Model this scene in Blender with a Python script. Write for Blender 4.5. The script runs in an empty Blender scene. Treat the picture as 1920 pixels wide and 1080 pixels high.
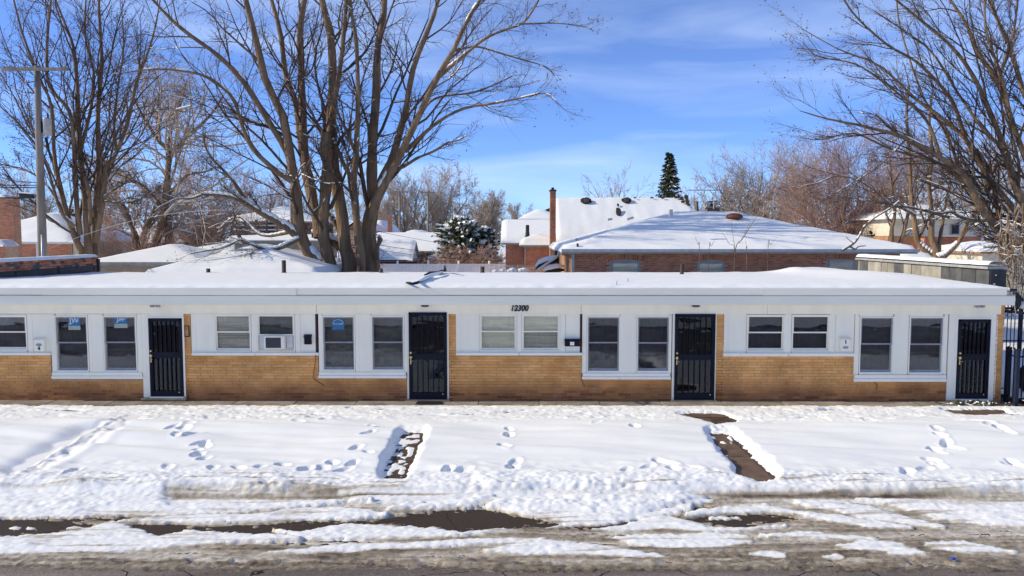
import bpy, math, random
import numpy as np
from mathutils import Vector, Matrix
random.seed(7)
R = math.radians
scene = bpy.context.scene
# ------------------------------------------------------------------ camera
CX, CY, CZ = 0.0, -17.75, 3.96
FPX, PITCH, YAW = 1420.0, math.atan(100 / 1420.0), math.atan(7 / 1420.0)
cam_d = bpy.data.cameras.new("camera")
cam_d.sensor_width = 36.0
cam_d.lens = FPX / 1920 * 36.0
cam_d.clip_start = 0.1
cam_d.clip_end = 3000
cam = bpy.data.objects.new("camera", cam_d)
scene.collection.objects.link(cam)
cam.location = (CX, CY, CZ)
cam.rotation_euler = (R(90) - PITCH, 0, YAW)
scene.camera = cam
# ------------------------------------------------------------------ sky and sun
SUN_EL, SUN_BEHIND = R(28), R(-3)
world = bpy.data.worlds.new("World")
scene.world = world
world.use_nodes = True
wn, wl = world.node_tree.nodes, world.node_tree.links
for n in list(wn):
    wn.remove(n)
w_out = wn.new("ShaderNodeOutputWorld")
w_bg = wn.new("ShaderNodeBackground")
w_bg.inputs[1].default_value = 0.15
w_sky = wn.new("ShaderNodeTexSky")
w_sky.sky_type = 'NISHITA'
w_sky.sun_disc = False
w_sky.sun_elevation = SUN_EL
w_sky.sun_rotation = R(-90) + SUN_BEHIND
w_sky.altitude = 2200
w_sky.air_density = 0.85
w_sky.dust_density = 0.0
w_sky.ozone_density = 3.5
w_tc = wn.new("ShaderNodeTexCoord")
w_map = wn.new("ShaderNodeMapping")
w_map.inputs['Rotation'].default_value = (0, R(-26), 0)
w_map.inputs['Scale'].default_value = (1.3, 1.0, 8.5)
w_noise = wn.new("ShaderNodeTexNoise")
w_noise.inputs['Scale'].default_value = 1.7
w_noise.inputs['Detail'].default_value = 7
w_noise.inputs['Roughness'].default_value = 0.52
w_noise.inputs['Distortion'].default_value = 0.6
w_ramp = wn.new("ShaderNodeValToRGB")
w_ramp.color_ramp.elements[0].position = 0.46
w_ramp.color_ramp.elements[0].color = (0.08, 0.08, 0.08, 1)
w_ramp.color_ramp.elements[1].position = 0.82
w_ramp.color_ramp.elements[1].color = (0.5, 0.5, 0.5, 1)
w_hsv = wn.new("ShaderNodeHueSaturation")
w_hsv.inputs['Saturation'].default_value = 1.0
w_hsv.inputs['Value'].default_value = 1.0
w_mix = wn.new("ShaderNodeMixRGB")
w_mix.inputs[2].default_value = (3.7, 4.4, 5.4, 1)
wl.new(w_tc.outputs['Generated'], w_map.inputs[0])
wl.new(w_map.outputs[0], w_noise.inputs['Vector'])
wl.new(w_noise.outputs[0], w_ramp.inputs[0])
wl.new(w_sky.outputs[0], w_hsv.inputs['Color'])
w_tint = wn.new("ShaderNodeMixRGB"); w_tint.blend_type = 'MULTIPLY'; w_tint.inputs[0].default_value = 1; w_tint.inputs[2].default_value = (0.37, 0.51, 0.77, 1)
wl.new(w_hsv.outputs[0], w_tint.inputs[1])
wl.new(w_tint.outputs[0], w_mix.inputs[1])
wl.new(w_ramp.outputs[0], w_mix.inputs[0])
wl.new(w_mix.outputs[0], w_bg.inputs[0])
wl.new(w_bg.outputs[0], w_out.inputs[0])
sun_d = bpy.data.lights.new("sun", 'SUN')
sun_d.energy = 2.9
sun_d.angle = R(0.55)
sun_d.color = (1.0, 0.89, 0.68)
sun = bpy.data.objects.new("sun", sun_d)
scene.collection.objects.link(sun)
SUN_DIR = Vector((-math.cos(SUN_EL) * math.cos(SUN_BEHIND), math.cos(SUN_EL) * math.sin(SUN_BEHIND), math.sin(SUN_EL)))
sun.rotation_euler = SUN_DIR.to_track_quat('Z', 'Y').to_euler()
scene.view_settings.view_transform = 'Standard'
scene.view_settings.look = 'None'
scene.view_settings.gamma = 1
scene.view_settings.exposure = 0.76
scene.view_settings.use_curve_mapping = False
scene.render.film_transparent = False
scene.cycles.max_bounces = 6
scene.cycles.transparent_max_bounces = 8
# ------------------------------------------------------------------ measuring helpers
_rot = cam.rotation_euler.to_matrix()
_ri = np.array(_rot.transposed())
def at(px, py, Y):
    """world point at depth Y that the photograph shows at pixel px, py (1920 wide)"""
    v = _rot @ Vector(((px - 960) / FPX, (540 - py) / FPX, -1.0))
    t = (Y - CY) / v.y
    return Vector((CX + v.x * t, Y, CZ + v.z * t))
def FX(px, py=640, Y=0.0): return at(px, py, Y).x
def FZ(py, px=960, Y=0.0): return at(px, py, Y).z
def project(X, Y, Z):
    p = np.stack([X - CX, Y - CY, Z - CZ], -1) @ _ri.T
    return 960 + FPX * p[..., 0] / -p[..., 2], 540 - FPX * p[..., 1] / -p[..., 2]
# ------------------------------------------------------------------ numpy noise
def _h(ix, iy, s):
    n = (ix.astype(np.int64) * 374761393 + iy.astype(np.int64) * 668265263 + s * 1442695041) & 0xFFFFFFFF
    n = ((n ^ (n >> 13)) * 1274126177) & 0xFFFFFFFF
    n = n ^ (n >> 16)
    return (n & 0xFFFFFF) / float(0xFFFFFF)
def vnoise(x, y, s=0):
    x = np.asarray(x, float); y = np.asarray(y, float)
    ix = np.floor(x); iy = np.floor(y)
    fx = x - ix; fy = y - iy
    fx = fx * fx * (3 - 2 * fx); fy = fy * fy * (3 - 2 * fy)
    ix = ix.astype(np.int64); iy = iy.astype(np.int64)
    return (_h(ix, iy, s) * (1 - fx) + _h(ix + 1, iy, s) * fx) * (1 - fy) + (_h(ix, iy + 1, s) * (1 - fx) + _h(ix + 1, iy + 1, s) * fx) * fy
def fbm(x, y, s=0, o=4, g=0.5):
    t = 0; a = 1; n = 0
    for k in range(o):
        t = t + a * vnoise(x * 2 ** k + 17.3 * k, y * 2 ** k + 9.1 * k, s + k); n += a; a *= g
    return t / n
def sstep(a, b, x):
    t = np.clip((x - a) / (b - a), 0, 1)
    return t * t * (3 - 2 * t)
# ------------------------------------------------------------------ object helpers
COL = scene.collection
def wloc(o):
    v = Vector((0, 0, 0))
    while o is not None:
        v = v + o.location; o = o.parent
    return v
def link(o, parent=None):
    COL.objects.link(o)
    if parent is not None:
        o.parent = parent
    return o
def tag(o, label=None, cat=None, group=None, kind=None):
    if label: o['label'] = label
    if cat: o['category'] = cat
    if group: o['group'] = group
    if kind: o['kind'] = kind
    return o
def thing(name, label, cat, loc=(0, 0, 0), group=None):
    o = bpy.data.objects.new(name, None)
    o.location = loc
    o.empty_display_size = 0.2
    COL.objects.link(o)
    return tag(o, label, cat, group)
def mesh_np(name, V, F, mat=None, parent=None, smooth=False, n=4, mesh_only=False):
    """V (N,3), F (M,n) arrays -> object"""
    V = np.asarray(V, dtype=np.float32)
    off = wloc(parent) if parent is not None else Vector((0, 0, 0))
    V = V - np.array(off, dtype=np.float32)
    F = np.asarray(F, dtype=np.int32)
    me = bpy.data.meshes.new(name)
    me.vertices.add(len(V)); me.vertices.foreach_set('co', V.ravel())
    k = F.shape[1]
    me.loops.add(F.size); me.loops.foreach_set('vertex_index', F.ravel())
    me.polygons.add(len(F)); me.polygons.foreach_set('loop_start', np.arange(0, F.size, k, dtype=np.int32))
    me.polygons.foreach_set('loop_total', np.full(len(F), k, dtype=np.int32))
    if smooth:
        me.polygons.foreach_set('use_smooth', np.ones(len(F), dtype=bool))
    me.update(calc_edges=True)
    if mat: me.materials.append(mat)
    if mesh_only: return me
    return link(bpy.data.objects.new(name, me), parent)
class MB:
    def __init__(s): s.v = []; s.f = []; s.sm = False
    def box(s, x0, x1, y0, y1, z0, z1):
        x0, x1 = min(x0, x1), max(x0, x1); y0, y1 = min(y0, y1), max(y0, y1); z0, z1 = min(z0, z1), max(z0, z1)
        b = len(s.v)
        s.v += [(x0, y0, z0), (x1, y0, z0), (x1, y1, z0), (x0, y1, z0), (x0, y0, z1), (x1, y0, z1), (x1, y1, z1), (x0, y1, z1)]
        s.f += [(b, b + 3, b + 2, b + 1), (b + 4, b + 5, b + 6, b + 7), (b, b + 1, b + 5, b + 4), (b + 1, b + 2, b + 6, b + 5), (b + 2, b + 3, b + 7, b + 6), (b + 3, b, b + 4, b + 7)]
        return s
    def poly(s, pts, d):
        """extrude polygon pts by vector d"""
        b = len(s.v); n = len(pts); d = Vector(d)
        s.v += [tuple(p) for p in pts] + [tuple(Vector(p) + d) for p in pts]
        s.f += [tuple(range(b, b + n)), tuple(range(b + 2 * n - 1, b + n - 1, -1))]
        s.f += [(b + i, b + n + i, b + n + (i + 1) % n, b + (i + 1) % n) for i in range(n)]
        return s
    def quad(s, *p):
        b = len(s.v); s.v += [tuple(q) for q in p]; s.f.append(tuple(range(b, b + len(p)))); return s
    def tube(s, pts, r, n=8, cap=True):
        pts = [Vector(p) for p in pts]; m = len(pts)
        rs = r if isinstance(r, (list, tuple)) else [r] * m
        b = len(s.v); up = None
        for i, p in enumerate(pts):
            t = (pts[min(i + 1, m - 1)] - pts[max(i - 1, 0)]).normalized()
            if up is None: up = t.orthogonal().normalized()
            up = (up - t * up.dot(t)).normalized(); w = t.cross(up)
            for k in range(n):
                a = 2 * math.pi * k / n
                s.v.append(tuple(p + (up * math.cos(a) + w * math.sin(a)) * rs[i]))
        for i in range(m - 1):
            for k in range(n):
                a0 = b + i * n + k; a1 = b + i * n + (k + 1) % n
                s.f.append((a0, a1, a1 + n, a0 + n))
        if cap:
            s.f.append(tuple(b + k for k in range(n))[::-1]); s.f.append(tuple(b + (m - 1) * n + k for k in range(n)))
        return s
    def lathe(s, c, prof, n=16, axis='z'):
        b = len(s.v)
        for (r, h) in prof:
            for k in range(n):
                a = 2 * math.pi * k / n
                if axis == 'z': s.v.append((c[0] + r * math.cos(a), c[1] + r * math.sin(a), c[2] + h))
                elif axis == 'x': s.v.append((c[0] + h, c[1] + r * math.cos(a), c[2] + r * math.sin(a)))
                else: s.v.append((c[0] + r * math.cos(a), c[1] + h, c[2] + r * math.sin(a)))
        for i in range(len(prof) - 1):
            for k in range(n):
                a0 = b + i * n + k; a1 = b + i * n + (k + 1) % n
                s.f.append((a0, a1, a1 + n, a0 + n))
        return s
    def build(s, name, mat=None, parent=None, smooth=False, bevel=0):
        off = wloc(parent) if parent is not None else Vector((0, 0, 0))
        me = bpy.data.meshes.new(name)
        me.from_pydata([(x - off.x, y - off.y, z - off.z) for x, y, z in s.v], [], s.f)
        if smooth:
            me.polygons.foreach_set('use_smooth', np.ones(len(me.polygons), dtype=bool))
        me.update()
        if mat: me.materials.append(mat)
        o = link(bpy.data.objects.new(name, me), parent)
        if bevel:
            m = o.modifiers.new("bevel", 'BEVEL'); m.width = bevel; m.segments = 1; m.limit_method = 'ANGLE'
        return o
def text_obj(name, body, size, loc, mat, parent=None, depth=0.006, shear=0.0, align='CENTER', bold=0.0, sx=1.0):
    cu = bpy.data.curves.new(name, 'FONT')
    cu.body = body; cu.size = size; cu.extrude = depth; cu.align_x = align; cu.align_y = 'CENTER'; cu.shear = shear; cu.offset = bold
    cu.materials.append(mat)
    o = bpy.data.objects.new(name, cu)
    link(o, parent)
    off = wloc(parent) if parent is not None else Vector((0, 0, 0))
    o.location = Vector(loc) - off
    o.rotation_euler = (R(90), 0, 0)
    o.scale = (sx, 1, 1)
    dg = bpy.context.evaluated_depsgraph_get()
    me = bpy.data.meshes.new_from_object(o.evaluated_get(dg))
    q = bpy.data.objects.new(name, me); q.location = o.location; q.rotation_euler = o.rotation_euler; q.scale = o.scale
    bpy.data.objects.remove(o); q.name = name
    return link(q, parent)
# ------------------------------------------------------------------ materials
def nmat(name):
    m = bpy.data.materials.new(name); m.use_nodes = True
    return m, m.node_tree.nodes, m.node_tree.links, m.node_tree.nodes['Principled BSDF']
def pmat(name, c1, c2=None, scale=4.0, rough=0.7, bump=0.0, bscale=None, spec=0.4, metal=0.0, stretch=(1, 1, 1), detail=5, ramp=(0.35, 0.65), rnd=0.0):
    m, N, L, P = nmat(name)
    P.inputs['Roughness'].default_value = rough
    P.inputs['Metallic'].default_value = metal
    P.inputs['Specular IOR Level'].default_value = spec
    tc = N.new('ShaderNodeTexCoord'); mp = N.new('ShaderNodeMapping'); mp.inputs['Scale'].default_value = stretch
    L.new(tc.outputs['Object'], mp.inputs[0])
    if c2 is None: c2 = tuple(c * 0.82 for c in c1)
    no = N.new('ShaderNodeTexNoise'); no.inputs['Scale'].default_value = scale; no.inputs['Detail'].default_value = detail
    L.new(mp.outputs[0], no.inputs['Vector'])
    cr = N.new('ShaderNodeValToRGB'); cr.color_ramp.elements[0].position = ramp[0]; cr.color_ramp.elements[1].position = ramp[1]
    cr.color_ramp.elements[0].color = (*c2, 1); cr.color_ramp.elements[1].color = (*c1, 1)
    L.new(no.outputs[0], cr.inputs[0])
    out = cr.outputs[0]
    if rnd:
        oi = N.new('ShaderNodeObjectInfo'); ge = N.new('ShaderNodeNewGeometry'); ad = N.new('ShaderNodeMath'); ad.operation = 'ADD'
        fr = N.new('ShaderNodeMath'); fr.operation = 'FRACT'
        L.new(oi.outputs['Random'], ad.inputs[0]); L.new(ge.outputs['Random Per Island'], ad.inputs[1]); L.new(ad.outputs[0], fr.inputs[0])
        mr = N.new('ShaderNodeMapRange'); mr.inputs[3].default_value = 1 - rnd; mr.inputs[4].default_value = 1 + rnd
        L.new(fr.outputs[0], mr.inputs[0])
        hs = N.new('ShaderNodeHueSaturation'); L.new(mr.outputs[0], hs.inputs['Value']); L.new(out, hs.inputs['Color']); out = hs.outputs[0]
    L.new(out, P.inputs['Base Color'])
    if bump:
        b2 = N.new('ShaderNodeTexNoise'); b2.inputs['Scale'].default_value = bscale or scale * 5; b2.inputs['Detail'].default_value = 6
        L.new(mp.outputs[0], b2.inputs['Vector'])
        bp = N.new('ShaderNodeBump'); bp.inputs['Strength'].default_value = bump; bp.inputs['Distance'].default_value = 0.06 if name == 'bark' else 0.02
        L.new(b2.outputs[0], bp.inputs['Height']); L.new(bp.outputs[0], P.inputs['Normal'])
    return m
M = {}
M['snow'] = pmat('snow', (0.905, 0.90, 0.85), (0.865, 0.865, 0.825), 6, 0.6, 0.35, 45, 0.3)
M['white'] = pmat('white_paint', (0.96, 0.89, 0.725), (0.88, 0.815, 0.67), 2.2, 0.5, 0.12, 30, 0.4, stretch=(1.6, 1, .35), ramp=(.25, .6))
M['fascia'] = pmat('fascia_paint', (0.95, 0.88, 0.72), (0.84, 0.775, 0.64), 1.3, 0.5, 0.15, 8, 0.4, stretch=(.35, 1, 2.5), ramp=(.3, .7))
M['sill'] = pmat('sill_paint', (0.97, 0.90, 0.76), (0.92, 0.855, 0.72), 6, 0.45)
M['alu'] = pmat('grey_window_metal', (0.34, 0.34, 0.36), (0.26, 0.26, 0.28), 9, 0.4)
M['vinyl'] = pmat('cream_vinyl', (0.70, 0.70, 0.67), (0.62, 0.62, 0.58), 9, 0.45)
M['iron'] = pmat('black_iron', (0.007, 0.008, 0.018), (0.012, 0.013, 0.024), 14, 0.5, 0.1, 90, 0.15)
M['fiberglass'] = pmat('navy_black_iron', (0.014, 0.019, 0.045), (0.020, 0.027, 0.055), 10, 0.5, spec=0.2)
M['black'] = pmat('black_plastic', (0.012, 0.012, 0.014), (0.02, 0.02, 0.022), 20, 0.5)
M['brass'] = pmat('brass', (0.80, 0.62, 0.30), (0.60, 0.45, 0.20), 30, 0.3, metal=0.8)
M['mortar'] = pmat('mortar', (0.56, 0.37, 0.21), (0.46, 0.28, 0.15), 3, 0.9, 0.3, 120)
M['dark'] = pmat('dark_room', (0.030, 0.034, 0.042), (0.020, 0.022, 0.03), 4, 0.8)
M['shade'] = pmat('dark_shade_cloth', (0.032, 0.036, 0.046), (0.018, 0.020, 0.028), 3, 0.8, 0.3, 14, stretch=(1, 1, 3))  # near-black colour stands in for unlit interiors behind glass
M['shade_green'] = pmat('olive_shade_cloth', (0.10, 0.10, 0.085), (0.055, 0.058, 0.052), 3, 0.8, 0.3, 14, stretch=(1, 1, 3))
M['blind'] = pmat('beige_blind', (0.92, 0.84, 0.60), (0.74, 0.67, 0.47), 4, 0.8, 0.5, 30, stretch=(.3, 1, 3))
M['blind_grey'] = pmat('grey_blind', (0.60, 0.55, 0.42), (0.36, 0.33, 0.25), 4, 0.8, 0.5, 30, stretch=(.3, 1, 5))
M['concrete'] = pmat('concrete', (0.34, 0.29, 0.23), (0.20, 0.16, 0.12), 2.5, 0.85, 0.4, 60, rnd=0.12)
M['maroon'] = pmat('dark_red_wood', (0.06, 0.014, 0.01), (0.03, 0.008, 0.006), 8, 0.6)
M['rubber'] = pmat('rubber', (0.012, 0.011, 0.011), None, 40, 0.7, 0.5, 200)
M['rust'] = pmat('rusty_metal', (0.24, 0.075, 0.035), (0.14, 0.04, 0.02), 12, 0.7, 0.3)
M['pipe'] = pmat('sooty_pipe', (0.030, 0.026, 0.022), (0.07, 0.045, 0.03), 8, 0.7, 0.3)
M['bark'] = pmat('bark', (0.28, 0.185, 0.11), (0.12, 0.082, 0.052), 5.0, 0.9, 1.0, 13, 0.2, stretch=(1, 1, .16), ramp=(.32, .68))
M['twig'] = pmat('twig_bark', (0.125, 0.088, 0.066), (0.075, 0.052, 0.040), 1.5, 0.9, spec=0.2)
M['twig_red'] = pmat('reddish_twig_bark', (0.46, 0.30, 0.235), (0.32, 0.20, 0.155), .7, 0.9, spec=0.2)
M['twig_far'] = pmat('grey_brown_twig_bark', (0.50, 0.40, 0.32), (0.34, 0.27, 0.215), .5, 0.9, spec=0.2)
M['leaf'] = pmat('dry_leaf', (0.22, 0.12, 0.055), (0.12, 0.06, 0.03), 3, 0.8)
M['needle'] = pmat('needle', (0.085, 0.105, 0.050), (0.030, 0.042, 0.022), 2, 0.8, spec=.2)
M['wood'] = pmat('weathered_pole_wood', (0.30, 0.255, 0.21), (0.17, 0.145, 0.12), 5, 0.9, 0.6, 30, stretch=(1, 1, .15))
M['wire'] = pmat('cable', (0.02, 0.02, 0.02), None, 3, 0.6)
M['greymetal'] = pmat('galvanised_metal', (0.42, 0.43, 0.44), (0.33, 0.34, 0.35), 6, 0.45, metal=0.3)
M['beige'] = pmat('beige_siding', (0.42, 0.34, 0.25), (0.32, 0.26, 0.19), 3, 0.8, .2)
M['cream'] = pmat('cream_siding', (0.66, 0.60, 0.48), (0.55, 0.5, 0.40), 3, 0.7, .2)
M['brownwall'] = pmat('brown_wall', (0.16, 0.12, 0.09), (0.09, 0.07, 0.055), 3, 0.8, .2)
M['redwall'] = pmat('maroon_wall', (0.16, 0.045, 0.04), (0.12, 0.035, 0.03), 3, 0.8, .2)
M['soffit'] = pmat('grey_eave_board', (0.36, 0.355, 0.34), (0.26, 0.255, 0.24), 4, 0.6, .2)
M['membrane'] = pmat('black_roof_membrane', (0.035, 0.036, 0.040), (0.02, 0.02, 0.022), 4, 0.6, .5, 12)
M['block'] = pmat('pale_concrete_block', (0.36, 0.33, 0.26), (0.22, 0.20, 0.16), 2.2, 0.9, .5, 40, rnd=.15)
M['blockdark'] = pmat('dark_concrete_block', (0.105, 0.105, 0.10), (0.06, 0.06, 0.06), 3, 0.9, .5, 40, rnd=.15)
M['shingle'] = pmat('dark_shingle', (0.03, 0.028, 0.026), (0.05, 0.04, 0.035), 7, 0.9, .5)
M['paint_blue'] = pmat('blue_film', (0.03, 0.17, 0.36), (0.025, 0.14, 0.30), 5, 0.5)
M['paint_pale'] = pmat('pale_film', (0.42, 0.45, 0.36), (0.36, 0.38, 0.31), 5, 0.5)
M['paint_white'] = pmat('white_film', (0.62, 0.68, 0.72), None, 5, 0.5)
M['numeral'] = pmat('numeral_black', (0.008, 0.009, 0.016), None, 5, 0.4)
M['grille'] = pmat('grey_grille', (0.10, 0.095, 0.10), (0.06, 0.055, 0.06), 60, 0.6)
M['lamp_grey'] = pmat('lamp_glass', (0.42, 0.42, 0.43), (0.25, 0.25, 0.26), 20, 0.4)
M['white_pvc'] = pmat('white_pvc_fence', (0.72, 0.73, 0.76), (0.66, 0.67, 0.7), 2, 0.5)
M['soil'] = pmat('wet_brown_soil', (0.10, 0.058, 0.034), (0.045, 0.026, 0.017), 6, 0.7, 0.7, 40)
M['plastic_blue'] = pmat('blue_plastic', (0.01, 0.05, 0.5), None, 5, 0.4)
M['moss'] = pmat('mossy_rubble', (0.06, 0.062, 0.035), (0.03, 0.03, 0.02), 6, 0.9, 0.6)
# facade brick: tan stretchers, darker red and wet near the ground
def brick_mat(name, top_a, top_b, low, zlo, zhi, rough=0.85):
    m, N, L, P = nmat(name)
    P.inputs['Roughness'].default_value = rough
    P.inputs['Specular IOR Level'].default_value = 0.25
    oi = N.new('ShaderNodeObjectInfo'); ge = N.new('ShaderNodeNewGeometry'); ad = N.new('ShaderNodeMath'); ad.operation = 'ADD'
    fr = N.new('ShaderNodeMath'); fr.operation = 'FRACT'
    L.new(oi.outputs['Random'], ad.inputs[0]); L.new(ge.outputs['Random Per Island'], ad.inputs[1]); L.new(ad.outputs[0], fr.inputs[0])
    cr = N.new('ShaderNodeValToRGB')
    cr.color_ramp.elements[0].color = (*top_a, 1); cr.color_ramp.elements[1].color = (*top_b, 1)
    L.new(fr.outputs[0], cr.inputs[0])
    sp = N.new('ShaderNodeSeparateXYZ'); L.new(ge.outputs['Position'], sp.inputs[0])
    no = N.new('ShaderNodeTexNoise'); no.inputs['Scale'].default_value = 0.9; no.inputs['Detail'].default_value = 4
    L.new(ge.outputs['Position'], no.inputs['Vector'])
    ma = N.new('ShaderNodeMath'); ma.operation = 'MULTIPLY_ADD'; ma.inputs[1].default_value = -0.5; L.new(no.outputs[0], ma.inputs[0]); L.new(sp.outputs[2], ma.inputs[2])
    mr = N.new('ShaderNodeMapRange'); mr.inputs[1].default_value = zlo - .25; mr.inputs[2].default_value = zhi - .25; mr.inputs[3].default_value = 1; mr.inputs[4].default_value = 0
    L.new(ma.outputs[0], mr.inputs[0])
    # the low stain takes brick by brick
    m2 = N.new('ShaderNodeMath'); m2.operation = 'MULTIPLY'
    mr2 = N.new('ShaderNodeMapRange'); mr2.inputs[3].default_value = 0.55; mr2.inputs[4].default_value = 1.0; L.new(fr.outputs[0], mr2.inputs[0])
    L.new(mr.outputs[0], m2.inputs[0]); L.new(mr2.outputs[0], m2.inputs[1])
    mx = N.new('ShaderNodeMixRGB'); L.new(m2.outputs[0], mx.inputs[0]); L.new(cr.outputs[0], mx.inputs[1]); mx.inputs[2].default_value = (*low, 1)
    n2 = N.new('ShaderNodeTexNoise'); n2.inputs['Scale'].default_value = 1.5; n2.inputs['Detail'].default_value = 8; n2.inputs['Roughness'].default_value = .65
    L.new(ge.outputs['Position'], n2.inputs['Vector'])
    mr3 = N.new('ShaderNodeMapRange'); mr3.inputs[1].default_value = .3; mr3.inputs[2].default_value = .7; mr3.inputs[3].default_value = .68; mr3.inputs[4].default_value = 1.22; L.new(n2.outputs[0], mr3.inputs[0])
    hs = N.new('ShaderNodeHueSaturation'); L.new(mr3.outputs[0], hs.inputs['Value']); L.new(mx.outputs[0], hs.inputs['Color'])
    n5 = N.new('ShaderNodeTexNoise'); n5.inputs['Scale'].default_value = 1.7; n5.inputs['Detail'].default_value = 9; n5.inputs['Roughness'].default_value = .75; L.new(ge.outputs['Position'], n5.inputs['Vector'])
    r5 = N.new('ShaderNodeMapRange'); r5.inputs[1].default_value = .60; r5.inputs[2].default_value = .78; r5.inputs[4].default_value = .55; L.new(n5.outputs[0], r5.inputs[0])
    m5 = N.new('ShaderNodeMixRGB'); m5.inputs[2].default_value = (.62, .50, .36, 1); L.new(r5.outputs[0], m5.inputs[0]); L.new(hs.outputs[0], m5.inputs[1])
    L.new(m5.outputs[0], P.inputs['Base Color'])
    n3 = N.new('ShaderNodeTexNoise'); n3.inputs['Scale'].default_value = 90; n3.inputs['Detail'].default_value = 4; L.new(ge.outputs['Position'], n3.inputs['Vector'])
    bp = N.new('ShaderNodeBump'); bp.inputs['Strength'].default_value = .4; bp.inputs['Distance'].default_value = .01
    L.new(n3.outputs[0], bp.inputs['Height']); L.new(bp.outputs[0], P.inputs['Normal'])
    return m
M['brick'] = brick_mat('tan_brick', (0.71, 0.33, 0.10), (0.82, 0.44, 0.16), (0.26, 0.088, 0.036), 0.20, 0.62)
M['redbrick'] = brick_mat('red_brick', (0.40, 0.135, 0.070), (0.58, 0.245, 0.135), (0.2, 0.08, 0.05), -9, -8)
M['orangebrick'] = brick_mat('orange_brick', (0.36, 0.18, 0.09), (0.48, 0.27, 0.14), (0.2, 0.08, 0.05), -9, -8)  # own orange of some walls; on red brick side walls it paints sunlight
M['redmortar'] = pmat('pale_mortar', (0.58, 0.39, 0.27), (0.46, 0.30, 0.21), 5, 0.9)
# glass: reflects the street, lets the curtain behind show through
def glass_mat(name, wav, tint):
    m, N, L, P = nmat(name)
    out = N['Material Output']
    N.remove(P)
    ge = N.new('ShaderNodeNewGeometry')
    mp = N.new('ShaderNodeMapping'); mp.inputs['Scale'].default_value = (0.9, 1, 2.6); L.new(ge.outputs['Position'], mp.inputs[0])
    no = N.new('ShaderNodeTexNoise'); no.inputs['Scale'].default_value = 1.3; no.inputs['Detail'].default_value = 1.5; L.new(mp.outputs[0], no.inputs['Vector'])
    bp = N.new('ShaderNodeBump'); bp.inputs['Strength'].default_value = wav; bp.inputs['Distance'].default_value = 0.05; L.new(no.outputs[0], bp.inputs['Height'])
    gl = N.new('ShaderNodeBsdfGlossy'); gl.inputs['Roughness'].default_value = 0.02; gl.inputs['Color'].default_value = (.86, .92, 1, 1); L.new(bp.outputs[0], gl.inputs['Normal'])
    tr = N.new('ShaderNodeBsdfTransparent'); tr.inputs[0].default_value = (*tint, 1)
    fr = N.new('ShaderNodeFresnel'); fr.inputs[0].default_value = 1.65
    mu = N.new('ShaderNodeMath'); mu.operation = 'MULTIPLY'; mu.inputs[1].default_value = 0.6; mu.use_clamp = True; L.new(fr.outputs[0], mu.inputs[0])
    mx = N.new('ShaderNodeMixShader'); L.new(mu.outputs[0], mx.inputs[0]); L.new(tr.outputs[0], mx.inputs[1]); L.new(gl.outputs[0], mx.inputs[2])
    L.new(mx.outputs[0], out.inputs[0])
    return m
M['glass'] = glass_mat('window_glass', 0.05, (1, 1, 1))
M['doorglass'] = glass_mat('storm_door_glass', 0.16, (.5, .52, .55))
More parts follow.
